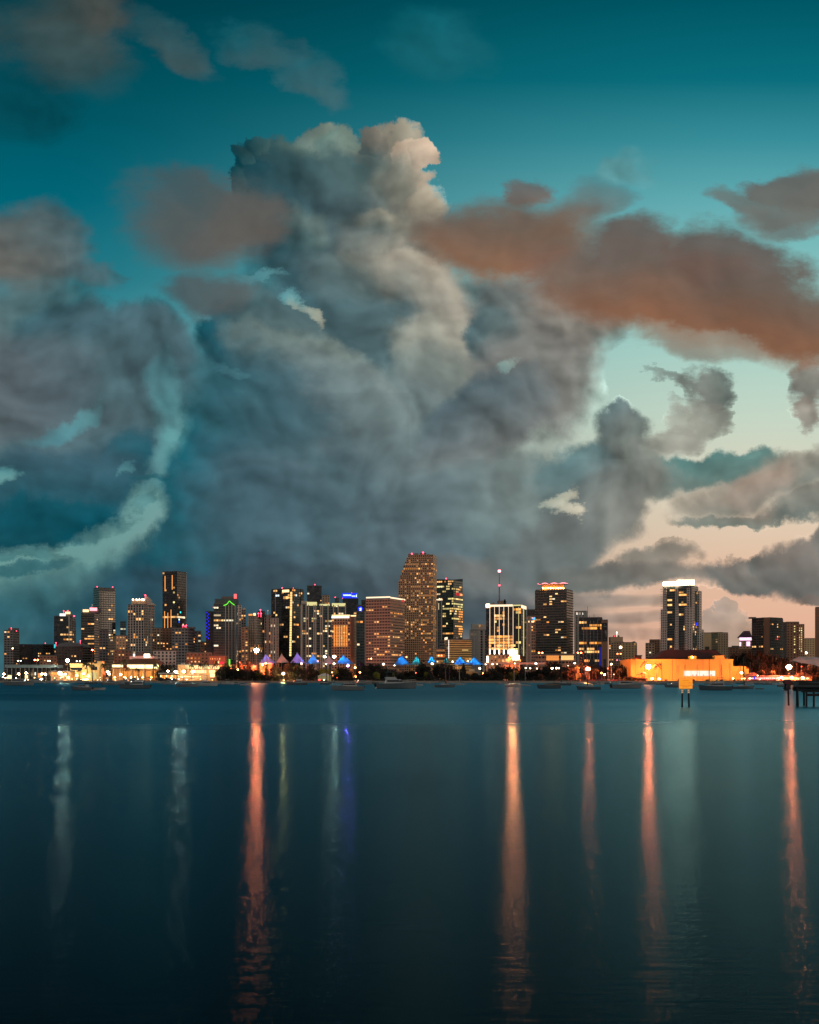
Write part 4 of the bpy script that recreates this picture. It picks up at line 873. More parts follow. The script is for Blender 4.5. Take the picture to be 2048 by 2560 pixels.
# pink crown tower
t = T('hotel_tower', 'dark horizontally striped tower with an orange crown under a wavy pink neon rim', 1337.5, 1417, 1433, 1474, 1500, 30, fm='striped balcony facade', fl=3.2, bay=3.6)
t.lit(.045, 'wwak', cap=70, faces=(0,)); t.slabs(faces=(0, 1), out=.9, m=M_SLABD)
k = 1500 / F; X = lambda x: (x - CX) * k - t.org.x; Z = lambda y: zat(y, 1500) - t.z0
b = MB(); b.prism([(X(1359), 3), (X(1413), 3), (X(1411), 14), (X(1361), 14)], t.zt + .05, Z(1459)); cr = b.build('crown', mat('tan crown wall', (190, 140, 96)), t.o)
for i in range(9): b = MB(); b.ball((X(1360 + i * 6.4), 1.6, Z(1469)), .8, 6, 4); b.build('crown_light', em('orange crown lamp', (1, .42, .10), 40) if i == 0 else bpy.data.materials['orange crown lamp'], cr)
b = MB(); prev = None
for i in range(24):
    x = 1347 + i * 3.3; y = 1458 + .9 * math.sin(i * .9) - i * .06; q = (X(x), 1.0 + 1.5 * math.sin(i * .9), Z(y))
    if prev: b.tube(prev, q, .5)
    prev = q
b.build('neon_rim', E['P'], t.o)
b = MB(); b.prism([(X(1348), 1), (X(1423), 1), (X(1421), 15), (X(1351), 15)], Z(1459) + .02, Z(1457.6)); b.build('crown_canopy', M_MECH, t.o)
t.row(0, 1388, 1400, 1624, 'w'); t.row(0, 1358, 1366, 1510, 'w', grow=1.3); t.at(1377, 1488, 'w'); t.at(1376, 1504, 'w'); t.at(1376, 1509, 'w'); t.row(0, 1340, 1347, 1551, 'w')
h = T('hotel_podium', 'long podium with a glowing amber colonnade at the foot of the pink crowned tower', 1338, None, 1438, 1637, 1420, 24, fm='banded stone facade', cat='building', fl=6)
for i in range(15): h.strip(1367 + i * 2.1, 1639, 1651, 1.3, 'A', name='lit_bay')
for i in range(15): h.strip(1404 + i * 2.1, 1639, 1650, 1.3, 'G', name='lit_bay')
t = T('office_tower', 'white tower with lit unreadable letters at its top, behind the black glass block', 1436, None, 1469, 1529, 1650, fm='pale rib facade', bay=5); t.lit(.02, 'w'); t.fins(0, x=(.05, .35, .55, .9), m=M_FIN, w=2.6)
for i, (w_, kk) in enumerate(((1.6, 'W'), (1.2, 'W'), (2.6, 'W'), (2.2, 'W'), (1.5, 'W'), (2.6, 'W'))): t.strip(1438.5 + i * 3.6, 1531 + (i % 2) * .5, 1537, w_, kk, name='sign_letter')
# black glass block
t = T('office_tower', 'black glass block with thin white ribs and amber lit storeys, beside a poster pillar', 1448, None, 1506, 1545, 1500, 30, fm='black glass facade', fl=3.6, bay=3.2)
for x in (1459, 1467.5, 1476, 1485, 1494): t.strip(x, 1551, 1650, .8, M_FIN, name='facade_rib', out=.5)
for x0, x1, y, kk in ((1450, 1463, 1554, 'w'), (1477, 1490, 1562, 'a'), (1483, 1504, 1566, 'a'), (1458, 1504, 1572, 'a'), (1448, 1504, 1608.5, 'a'), (1450, 1468, 1623, 'w'), (1473, 1484, 1623, 'w'), (1473, 1480, 1628, 'y'), (1461, 1495, 1633, 'w'), (1462, 1470, 1648, 'a'), (1487, 1494, 1648, 'w')): t.row(0, x0, x1, y, kk)
t.block(1465, 1504, 1543.5, dep=12, m=M_DARK)
b = MB(); k = .5; X = lambda x: (x - CX) * .5 - t.org.x; Z = lambda y: zat(y, 1500) - t.z0
for x, y in ((1471, 1516), (1487, 1534), (1476, 1538), (1498, 1540)): b.tube((X(x), 6, t.zt), (X(x), 6, Z(y)), .16)
b.build('roof_aerial', M_DARK, t.o)
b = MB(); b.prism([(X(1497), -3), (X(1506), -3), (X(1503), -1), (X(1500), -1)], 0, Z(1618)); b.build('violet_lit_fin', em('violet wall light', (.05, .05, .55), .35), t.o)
t = T('concrete_pillar', 'grey concrete stair pillar carrying a tall dark poster with a pale figure', 1504, None, 1520, 1551, 1490, 12, fm='brown flat facade', cat='building', fl=40, bay=40)
X = lambda x: (x - CX) * 1490 / F - t.org.x; Z = lambda y: zat(y, 1490) - t.z0
b = MB(); b.box(X(1506.2), X(1519.5), -.5, -.15, Z(1603.5), Z(1557)); po = b.build('poster', mat('dark printed poster', (30, 26, 30), .6), t.o)
b = MB(); b.poly([(X(1511.5), -.6, Z(1580)), (X(1513.5), -.6, Z(1575.5)), (X(1516), -.6, Z(1576)), (X(1517), -.6, Z(1583)), (X(1515.8), -.6, Z(1592)), (X(1514.6), -.6, Z(1592)), (X(1514.4), -.6, Z(1585))], [(0, 1, 2, 3, 4, 5, 6)])
b.box(X(1511), X(1512), -.62, -.52, Z(1563), Z(1560)); b.box(X(1509), X(1516.5), -.62, -.52, Z(1567), Z(1565)); b.box(X(1511), X(1514), -.62, -.52, Z(1599.5), Z(1598.5)); b.build('printed_figure', mat('pale print', (120, 118, 116), .6), po)
# right of the black block
t = T('office_tower', 'old tan stepped tower with a bright light on its roof mast', 1522, None, 1560, 1606, 1800, fm='tan grid facade', cat='building'); t.lit(.06, 'wa'); t.row(0, 1523, 1527, 1615, 'w'); t.row(0, 1522, 1527, 1620, 'k'); t.row(0, 1524, 1528, 1630, 'w')
t.block(1527, 1558, 1592, dep=18, inset=1, m=FM['tan grid facade']); t.block(1537, 1550, 1588, dep=8); t.beacon(1543.5, 1581, 'H', 1.0); t.beacon(1538.5, 1590, 'R', .5)
t = T('apartment_block', 'pale stone block with pink light on its lower front and two white floodlights', 1556, 1586, 1593, 1607, 1700, fm='cream facade', cat='building'); t.lit(.03); t.beacon(1554, 1618, 'H', 2.0); t.beacon(1569.5, 1618, 'H', 1.7)
t.block(1586, 1591, 1603, dep=8)
for x, kk in ((1545, 'P'), (1551, 'V'), (1566, 'P')): t.beacon(x, 1650, kk, .9)
t = T('pavilion_block', 'small dark red roofed block left of the orange lit hall', 1588, None, 1604, 1641, 1150, fm='brown flat facade', cat='building')
t = T('apartment_block', 'shorter tan tower standing alone against the pink sky', 1614, None, 1637, 1609, 1700, fm='tan grid facade', cat='building'); t.lit(.02)
t = T('apartment_block', 'brown tower half hidden by the tall white crowned tower', 1624, 1649, 1656, 1600, 1750, fm='brown flat facade', cat='building'); t.lit(.015)
# white crowned tower
t = T('apartment_tower', 'tall balconied tower with blazing white crown lights standing alone on the right', 1659, 1732, 1746, 1465, 1550, 30, fm='teal glass facade', fl=3.2, bay=3.0)
k = 1550 / F; X = lambda x: (x - CX) * k - t.org.x; Z = lambda y: zat(y, 1550) - t.z0
t.fins(0, x=(.02, .10, .44, .5, .98), m=M_FIN, w=1.6)
def wing(x0, x1, y, fm, dep=3, name='wing', out=2.4):
    b = MB(); z1 = Z(y); w = (x1 - x0) * k; nx = max(1, round(w / 2.6)); nz = max(1, round(z1 / 3.2))
    p, d, n, ln, _ = t.face[0 if x0 < 1732 else 1]; a = t.org + p
    def al(xx): wv = Vector(((xx - CX) / F, 1, 0)); tt = (a.x * d.y - a.y * d.x) / (wv.x * d.y - wv.y * d.x); return (wv * tt - a).dot(d)
    g0, g1 = al(x0), al(min(x1, 1732) if x0 < 1732 else x1)
    q = [p + d * g0 + n * out, p + d * g1 + n * out, p + d * g1 + n * .02, p + d * g0 + n * .02]; q = [(v.x, v.y) for v in q]
    for A, B in ((0, 1), (1, 2), (2, 3), (3, 0)): b.face([(q[A][0], q[A][1], 0), (q[B][0], q[B][1], 0), (q[B][0], q[B][1], z1), (q[A][0], q[A][1], z1)], [(0, 0), (nx if A in (0, 2) else 1, 0), (nx if A in (0, 2) else 1, nz), (0, nz)])
    b.face([(p[0], p[1], z1) for p in q]); return b.build(name, FM[fm], t.o)
for x0, x1, y in ((1662, 1667, 1475), (1654, 1669, 1522), (1654, 1668, 1573.5), (1690, 1698, 1519), (1689, 1697, 1572), (1719, 1726, 1470), (1714, 1722, 1518), (1715, 1731, 1572), (1726, 1735, 1519), (1743, 1749, 1474), (1748, 1755, 1571)): wing(x0, x1, y, 'white condo facade', out=2.4 + R.uniform(0, 1.6))
t.slabs(faces=(0,), part=(.1, .42), out=1.2, m=M_SLABD); t.slabs(faces=(0,), part=(.52, .78), out=1.2, m=M_SLABD)
b = MB(); b.box(X(1697), X(1743), 2, 14, t.zt, Z(1461)); b.box(X(1699), X(1712), 1, 3, t.zt, Z(1458)); b.build('crown', M_SLABW, t.o)
E['X'] = em('blazing crown light', (1, .74, .5), 34); t.strip(1680, 1456, 1464, 42, 'X', name='crown_light', out=1.6); b = MB(); b.box(X(1699), X(1740), -.5, 4, Z(1459.5), Z(1449.5)); b.build('crown_light', E['X'], t.o)
t.lit(.03, 'wwa', cap=50); t.lit(.05, 'w', cap=20, faces=(1,))
for x0, x1, y in ((1700, 1714, 1483), (1700, 1716, 1487.5), (1671, 1679, 1498), (1672, 1677, 1510), (1701, 1715, 1511), (1671, 1677, 1529), (1695, 1704, 1538), (1706, 1716, 1570), (1704, 1712, 1574), (1680, 1687, 1478), (1671, 1676, 1596)): t.row(0, x0, x1, y, 'w', grow=1.25)
for v in range(2, t.nz, 1):
    if v % 1 == 0:
        key = ('edge', 0)
        if key not in t.win: b = MB(); b.box(-3.0, .4, -.6, 2.4, 0, .4); t.win[key] = b.mesh('balcony', M_SLABW)
        child('balcony', t.win[key], t.o, (t.P[0].x - (1.2 if v < t.nz * .72 else 0), t.P[0].y, v * t.fh))
t.strip(1742, 1557, 1563, 6, 'B', 1, name='blue_light')
t = T('apartment_block', 'white windowless block right of the white crowned tower', 1755, None, 1781, 1583, 1700, fm='cream facade', cat='building', bay=30, fl=60)
t = T('apartment_tower', 'pale balconied block left of the bright purple roofed building', 1779, 1796, 1820, 1583, 1600, fm='cream facade', cat='building', fl=3.3, bay=3.2); t.lit(.06); t.slabs(faces=(1,), m=M_SLABW, out=1); t.block(1790, 1816, 1579, dep=10, m=FM['cream facade'])
t = T('warehouse', 'low grey brown block between the pale balconied block and the purple roof', 1818, None, 1882, 1619, 1650, fm='brown flat facade', cat='building'); t.block(1835, 1850, 1614, dep=8)
t = T('lodge', 'building with a steep dark roof over bright mauve lit walls', 1849, None, 1881, 1594, 1600, 18, fm='cream facade', cat='building', yb=1622, roof=False)
t.strip(1864, 1594, 1601, 30, 'M', name='lit_wall_band', out=.5); t.strip(1851, 1605, 1615, 4, 'M', name='lit_wall_panel', out=.5); t.strip(1871, 1604, 1615, 9, 'M', name='lit_wall_panel', out=.5)
k = 1600 / F; X = lambda x: (x - CX) * k - t.org.x; Z = lambda y: zat(y, 1600) - t.z0
b = MB(); b.poly([(X(1851), -1, t.zt), (X(1881), -1, t.zt), (X(1881), 17, t.zt), (X(1851), 17, t.zt), (X(1865), 3, Z(1577)), (X(1876), 3, Z(1577)), (X(1876), 12, Z(1577)), (X(1865), 12, Z(1577))], [(0, 1, 5, 4), (1, 2, 6, 5), (2, 3, 7, 6), (3, 0, 4, 7), (4, 5, 6, 7)]); b.build('roof', mat('violet grey roof', (92, 70, 84)), t.o)
t = T('apartment_tower', 'wide dark brown tower block with a chimney like roof room, right of the purple roof', 1881, 1926, 1957, 1545, 1550, 28, fm='low dark facade', fl=3.2, bay=3.4); t.lit(.04, 'w'); t.slabs(faces=(0,), out=.9, m=M_SLABD, part=(0, .75)); t.slabs(faces=(1,), out=.9, m=M_SLABD); t.block(1884, 1899, 1541, dep=8, m=M_MECH); t.block(1915, 1935, 1542, dep=8, m=M_MECH)
t.strip(1918, 1545, 1640, 14, FM['brown flat facade'], name='blank_wall', out=1); t.row(0, 1883, 1890, 1616, 'w', grow=1.3); t.row(0, 1899, 1906, 1616, 'w', grow=1.3); t.row(1, 1928, 1933, 1620, 'w', grow=1.4); t.row(0, 1882, 1888, 1619, 'w')
for x, y in ((1944, 1592), (1941, 1596), (1946, 1598)): t.row(1, x, x + 3, y, 'r')
t = T('apartment_tower', 'tan windowless sided tower right of the wide dark brown block', 1957, 1967, 1997, 1556, 1620, fm='brown flat facade'); t.block(1968, 1996, 1553.5, dep=10, m=FM['brown flat facade'])
for y in range(1565, 1632, 8): t.at(1985, y, 'y', 1)
t = T('apartment_block', 'narrow tower with a ladder of yellow windows, lowest of the right hand group', 1997, None, 2011, 1562, 1660, fm='tan grid facade', bay=2.4, fl=3.1)
for y in range(1570, 1630, 5): t.row(0, 1999, 2006 if y % 2 else 2004, y, 'y')
t = T('apartment_block', 'distant pink block with a bright white lamp at its foot, near the right edge', 2012, None, 2042, 1597, 1900, fm='cream facade', cat='building'); t.lit(.04, 'w'); t.beacon(2018, 1632, 'H', 3.0)
t = T('apartment_tower', 'brown slab tower cut off by the right edge of the view', 2039, None, 2085, 1519, 1500, 26, fm='brown flat facade', bay=40, fl=4)

# ------------------------------------------------------------------ waterfront: labels are worked out from landmarks once everything stands
MARKS = [(-50, 42, 'the leftmost tower'), (42, 135, 'the flat blue marina roof'), (135, 205, 'the curved roof arena'), (205, 262, 'the yellow lit marina wall'), (262, 405, 'the glowing pavilion'), (405, 500, 'the bright arcades'),
         (500, 600, 'the green neon tower'), (600, 680, 'the violet tent'), (680, 762, 'the gold striped tower'), (762, 830, 'the yellow crowned condominium'), (830, 912, 'the orange grid hotel'),
         (912, 994, 'the white roof line block'), (994, 1092, 'the tall stepped tower'), (1092, 1170, 'the green glass tower'), (1170, 1215, 'the pale ribbed tower'), (1215, 1330, 'the floodlit mast tower'), (1330, 1440, 'the pink crowned tower'),
         (1440, 1525, 'the black glass block'), (1525, 1578, 'the pink lit stone block'), (1578, 1655, 'the left of the orange hall'), (1655, 1760, 'the middle of the orange hall'), (1760, 1842, 'the right of the orange hall'),
         (1842, 1905, 'the mauve lit lodge'), (1905, 1965, 'the wide brown block'), (1965, 2400, 'the boat lift')]
ORD = ['', 'second', 'third', 'fourth', 'fifth', 'sixth', 'seventh', 'eighth', 'ninth', 'tenth', 'eleventh', 'twelfth']
NAMED = []
def later(o, x, adj, prep='before'): NAMED.append((o, x, adj, prep))
def settle_labels():
    g = {}
    for o, x, adj, prep in NAMED:
        mk = next(m[2] for m in MARKS if m[0] <= x < m[1]); g.setdefault((adj, prep, mk), []).append((x, o))
    for (adj, prep, mk), l in g.items():
        l.sort(key=lambda q: q[0])
        for i, (x, o) in enumerate(l):
            n = len(l)
            if n == 1: e = ''
            elif i == 0: e = ', leftmost there'
            elif i == n - 1: e = ', rightmost there'
            else: e = f', {ORD[min(i, 11)]} from left there'
            o['label'] = f'{adj} {prep} {mk}{e}'

# ---- lamps
LM = {'w': (1, .62, .30), 'o': (1, .13, .04), 'k': (1, .80, .55), 'y': (1, .52, .16)}
def bulb_mat(key, s):
    n = f'{ {"w": "warm white", "o": "sodium orange", "k": "cool white", "y": "yellow"}[key] } lamp glow {int(s)}'
    return bpy.data.materials.get(n) or em(n, LM[key], s)
LAMPW = {'w': 'warm white', 'o': 'orange', 'k': 'white', 'y': 'yellow'}
def lamp(x, y, D, key='w', s=60, r=.5, n=1, gap=0, adj=None, pole=True, size=None):
    p = at(x, y, D); h = p.z - GZ
    if adj is None: adj = ('low ' if h < 6 else 'tall ' if h > 15 else '') + ('twin ' if n > 1 else '') + LAMPW[key] + ' street lamp'
    t = thing('street_lamp', (p.x, p.y, GZ), None, 'street lamp', 'street lamps along the waterfront'); later(t, x, adj)
    k = D / F; b = MB(); b.tube((0, 0.25, 0), (0, 0.25, h + (.0 if n > 1 else -.1)), .16 if h < 12 else .22, .10)
    if n > 1: b.tube((-gap * k / 2, .25, h - .2), (gap * k / 2, .25, h - .2), .09)
    else: b.tube((0, .25, h), (0, 0, h + r * 1.1), .07)
    b.build('pole', M_POLE, t)
    for i in range(n):
        X = 0 if n == 1 else (-gap / 2 + gap * i / (n - 1)) * k; q = MB(); q.ball((X, 0, h), r, 8, 6, .8); bu = q.build('bulb', bulb_mat(key, s), t)
        q = MB(); q.tube((X, 0, h + r * .75), (X, 0, h + r * 1.15), r * .8, r * .3, 8); q.build('lamp_cap', M_DARK, bu)
    return t
LAMPS = [  # x, y, distance, colour, strength, radius, heads, gap
    (10, 1685, 1012, 'w', 50, .55, 1, 0), (32, 1621, 1100, 'w', 20, .6, 1, 0), (47, 1685, 1012, 'w', 60, .6, 1, 0), (66, 1682.5, 1015, 'w', 90, .6, 1, 0), (91, 1650, 1060, 'o', 60, .75, 2, 7),
    (48.5, 1652, 1080, 'k', 14, .5, 2, 7), (122.5, 1652, 1080, 'k', 14, .5, 2, 5), (105, 1685, 1012, 'w', 60, .6, 1, 0), (114, 1685.5, 1020, 'w', 60, .6, 1, 0), (150, 1683, 1012, 'k', 700, 1.3, 1, 0),
    (164, 1685.5, 1018, 'w', 60, .5, 1, 0), (168.5, 1651, 1040, 'k', 450, 1.3, 1, 0), (196, 1653, 1080, 'k', 14, .5, 2, 8), (192, 1689, 1010, 'w', 40, .5, 1, 0), (209, 1684, 1025, 'y', 70, .7, 1, 0),
    (221, 1690, 1012, 'w', 30, .6, 1, 0), (231, 1625, 1200, 'o', 45, .9, 1, 0), (270, 1680, 1015, 'w', 90, .7, 1, 0), (273, 1685, 1010, 'w', 50, .6, 1, 0), (302, 1686, 1012, 'k', 90, .7, 1, 0), (338, 1651, 1080, 'o', 5000, 1.2, 1, 0), (337, 1652, 1090, 'o', 20, .5, 1, 0),
    (420, 1678, 1020, 'w', 45, .6, 1, 0), (439.5, 1679, 1015, 'k', 1500, 0.9, 1, 0), (459.5, 1679, 1015, 'k', 1500, 0.9, 1, 0), (482, 1679, 1018, 'w', 90, .75, 1, 0),
    (595, 1674, 1030, 'y', 40, .6, 1, 0), (600, 1656, 1150, 'o', 14, .55, 1, 0), (624, 1656, 1150, 'o', 10, .5, 1, 0), (641.5, 1626, 1050, 'o', 2900, 2.0, 1, 0), (656.5, 1662, 1040, 'y', 45, .65, 1, 0), (664, 1658.5, 1045, 'y', 45, .65, 1, 0), (708.5, 1684, 1008, 'y', 3500, .7, 1, 0),
    (710, 1701, 1003, 'w', 6, .5, 1, 0), (754, 1659, 1060, 'k', 24, .6, 1, 0), (795, 1652, 1110, 'o', 12, .6, 1, 0), (812, 1641.5, 1160, 'k', 350, .95, 1, 0), (836, 1641.5, 1160, 'k', 700, 1.2, 1, 0), (815.5, 1660, 1050, 'k', 22, .55, 1, 0), (835.5, 1659.5, 1050, 'k', 32, .7, 1, 0), (830.5, 1681, 1020, 'y', 16, .5, 1, 0),
    (888, 1669, 1040, 'y', 26, .8, 1, 0), (900, 1681, 1020, 'o', 50, .7, 1, 0), (922, 1647, 1150, 'o', 14, .5, 1, 0), (928.5, 1646.5, 1150, 'w', 16, .55, 1, 0), (959, 1660.5, 1040, 'k', 36, .75, 1, 0), (986.5, 1663.5, 1080, 'k', 14, .5, 1, 0), (1016.5, 1642.5, 1170, 'o', 24, .7, 1, 0),
    (1040, 1682, 1020, 'o', 8, .4, 1, 0), (1081, 1659.5, 1040, 'k', 44, .8, 1, 0), (1100.5, 1639, 1180, 'o', 26, .6, 2, 7), (1132, 1654, 1080, 'k', 14, .6, 1, 0), (1094, 1654, 1090, 'k', 6, .4, 1, 0), (1170, 1653, 1080, 'k', 12, .6, 1, 0), (1199.5, 1671, 1030, 'k', 36, .65, 1, 0), (1208, 1683.5, 1015, 'o', 70, .65, 1, 0),
    (1214.5, 1661, 1090, 'k', 12, .5, 1, 0), (1231.5, 1660.5, 1090, 'k', 16, .6, 1, 0), (1243, 1660, 1090, 'k', 10, .4, 1, 0), (1287, 1658.5, 1080, 'w', 18, .6, 1, 0), (1340, 1658.5, 1060, 'k', 34, .75, 1, 0), (1314, 1670.5, 1040, 'k', 40, .7, 1, 0), (1325.5, 1670.5, 1040, 'k', 40, .65, 1, 0), (1343, 1671.5, 1040, 'k', 22, .55, 1, 0),
    (1380.5, 1670.5, 1035, 'k', 42, .7, 1, 0), (1392, 1670.5, 1035, 'k', 32, .6, 1, 0), (1397.5, 1670.5, 1040, 'k', 30, .55, 1, 0), (1352, 1632, 1200, 'o', 36, .8, 2, 8), (1449, 1632, 1200, 'o', 36, .8, 2, 8), (1420.5, 1664.5, 1060, 'k', 7, .45, 1, 0), (1437, 1658, 1070, 'k', 20, .7, 1, 0), (1447.5, 1670.5, 1060, 'k', 10, .5, 1, 0), (1445, 1682.5, 1030, 'y', 16, .5, 1, 0),
    (1470.5, 1672.5, 1012, 'o', 3200, 1.5, 1, 0), (1504, 1682.5, 1020, 'o', 60, .65, 1, 0), (1511.5, 1686.5, 1015, 'k', 45, .65, 1, 0), (1528.5, 1660.5, 1020, 'w', 36, .7, 1, 0), (1520, 1671, 1030, 'o', 8, .6, 1, 0), (1535, 1686, 1015, 'k', 6, .4, 1, 0), (1548, 1634.5, 1250, 'o', 20, .8, 2, 8),
    (1621, 1667, 1004, 'o', 2900, 2.0, 1, 0), (1638.5, 1639.5, 1075, 'o', 40, .45, 1, 0), (1630.5, 1697, 1004, 'w', 60, .55, 1, 0), (1648.5, 1697, 1004, 'w', 50, .5, 1, 0), (1833, 1696, 1008, 'y', 40, .6, 1, 0), (1853.5, 1682, 1015, 'w', 40, .7, 1, 0), (1861.5, 1696, 1008, 'y', 20, .6, 1, 0), (1875, 1696, 1008, 'w', 20, .5, 1, 0), (1894.5, 1689, 1010, 'k', 12, .4, 1, 0),
    (1972.5, 1668, 1010, 'o', 3600, 2.2, 1, 0), (2004, 1666, 1030, 'o', 5, .5, 1, 0), (1954, 1693, 1010, 'w', 30, .6, 1, 0), (1980, 1693, 1010, 'w', 20, .6, 1, 0), (2007, 1694, 1008, 'w', 40, .7, 1, 0), (2019, 1696, 1008, 'w', 10, .4, 1, 0),
    (843, 1694.5, 1006, 'o', 3, .4, 1, 0)]
for (x, y, D, key, s, r_, n, gap) in LAMPS: lamp(x, y, D, key, s, r_ * (1.5 if key == 'w' and y > 1675 else 1), n, gap)
r = random.Random(12)
for i in range(44):
    x = r.uniform(4, 400) if i < 26 else (r.uniform(400, 546) if i < 34 else r.uniform(1836, 2010)); lamp(x, r.uniform(1692, 1700), 1001 + r.uniform(0, 5), r.choice('wwky'), r.choice((8, 14, 30)), r.uniform(.3, .5), adj='low dock light')
t = lamp(870, 1664, 1060, 'k', 1, .7, adj='violet floodlight')
for o in kids(t):
    if o.name.startswith('bulb'): o.data.materials[0] = em('violet floodlight glow', (.3, .10, 1), 1900)
t = lamp(799, 1702.5, 1002, 'w', 1, .1, adj='low red marker light'); t['category'] = 'marker light'
for o in kids(t):
    if o.name.startswith('bulb'): o.scale = (6, 6, 6); o.data.materials[0] = em('red marker glow', (1, .04, .05), 14)

# ---- trees
M_LEAF = mat('dark foliage', (22, 28, 20), .85, vary=.35, scale=.5); M_LEAF2 = mat('lamplight tinted foliage', (112, 112, 34), .8, vary=.3, scale=.5); M_BARK = mat('bark', (74, 62, 50), .9)  # second foliage is a paler copy with lamplight put into its colour
M_PALM = mat('palm frond', (64, 70, 44), .75, vary=.3)
def crown_mesh(seed, lobes, leaves, wide=1.0):
    r = random.Random(seed); b = MB(); L_ = []
    for i in range(lobes):
        a = r.uniform(0, 2 * math.pi); rr = r.uniform(.0, .62) * wide; L_.append((math.cos(a) * rr, math.sin(a) * rr * .8, r.uniform(.14, .76), r.uniform(.20, .34)))
    for i in range(leaves):
        cx, cy, cz, R_ = L_[i % lobes]; d = Vector((r.gauss(0, 1), r.gauss(0, 1), r.gauss(0, 1))).normalized() * R_ * r.uniform(.55, 1.12) ; p = Vector((cx, cy, cz)) + Vector((d.x, d.y, d.z * .75))
        a = Vector((r.gauss(0, 1), r.gauss(0, 1), r.gauss(0, .6))).normalized() * r.uniform(.035, .085); c = a.orthogonal().normalized() * r.uniform(.03, .06)
        b.face([p - a, p + c, p + a, p - c])
    return b.mesh('crown', M_LEAF)
def trunk_mesh(seed):
    r = random.Random(seed); b = MB(); b.tube((0, 0, 0), (.02, 0, .3), .045, .03, 7)
    for i in range(5):
        a = i * 1.26 + r.random(); b.tube((.02, 0, .28), (math.cos(a) * .3, math.sin(a) * .25, .55 + r.random() * .15), .022, .008, 5)
    return b.mesh('trunk', M_BARK)
CROWNS = [crown_mesh(i, 16 + i * 2, 950, 1.0 + .12 * i) for i in range(4)]; TRUNKS = [trunk_mesh(i) for i in range(3)]
CROWN2 = []
for c in CROWNS[:2]:
    c2 = c.copy(); c2.materials[0] = M_LEAF2; CROWN2.append(c2)
def palm_parts(seed):
    r = random.Random(seed); b = MB(); prev = Vector((0, 0, 0))
    for i in range(1, 7): q = Vector((.05 * (i / 6) ** 2, 0, i / 6 * .78)); b.tube(prev, q, .022 - .001 * i, .021 - .001 * i, 6); prev = q
    tr = b.mesh('trunk', M_BARK); b = MB()
    for k in range(17):
        a = k * 2.4; up = r.uniform(-.35, .9); dx, dy = math.cos(a), math.sin(a); pts = []
        for s in range(6): f = s / 5; pts.append(Vector((prev.x + dx * .27 * f, prev.y + dy * .27 * f, prev.z + .17 * up * math.sin(f * 2.0) - .16 * f * f)))
        sd = Vector((-dy, dx, 0))
        for s in range(5):
            w = .035 * (1 - s / 6); p, q = pts[s], pts[s + 1]
            for sg in (-1, 1): b.face([p, q, q + sd * w * sg + Vector((0, 0, -.04)), p + sd * w * sg * 1.1 + Vector((0, 0, -.035))])
    return tr, b.mesh('fronds', M_PALM)
PALMS = [palm_parts(i) for i in range(3)]
def tree(x, yt, D, wpx=None, kind=0, olive=False):
    r = random.Random(int(x * 10 + yt)); p = at(x, yt, D); h = p.z - GZ
    w = (wpx or 22) * D / F
    t = thing('broadleaf_tree', (p.x, D, GZ), None, 'tree', 'dark trees along the shore'); later(t, x, 'olive tree coloured as lit' if olive else ('low dark round tree' if h < 9 else 'tall dark leafy tree'), 'below' if yt > 1660 else 'in front of')
    c = child('crown', (CROWN2 if olive else CROWNS)[r.randrange(2 if olive else 4)], t); c.scale = (w / 1.35, w / 1.5, h / .98 * 1.05); c.location.z = -h * .05; c.rotation_euler.z = r.uniform(0, 6)
    tr = child('trunk', TRUNKS[r.randrange(3)], t); tr.scale = (h * .7, h * .7, h)
    return t
def palm(x, yt, D, wpx=None):
    r = random.Random(int(x * 10 + yt)); p = at(x, yt, D); h = p.z - GZ; k = r.randrange(3)
    t = thing('palm_tree', (p.x, D, GZ), None, 'palm tree', 'palm trees along the shore', rz=r.uniform(0, 6)); later(t, x, ('tall ' if h > 12 else 'short ') + 'dark palm tree')
    w = (wpx * D / F / .58) if wpx else h * .9
    a = child('trunk', PALMS[k][0], t); a.scale = (w, w, h); c = child('fronds', PALMS[k][1], t); c.scale = (w, w, h)
    return t
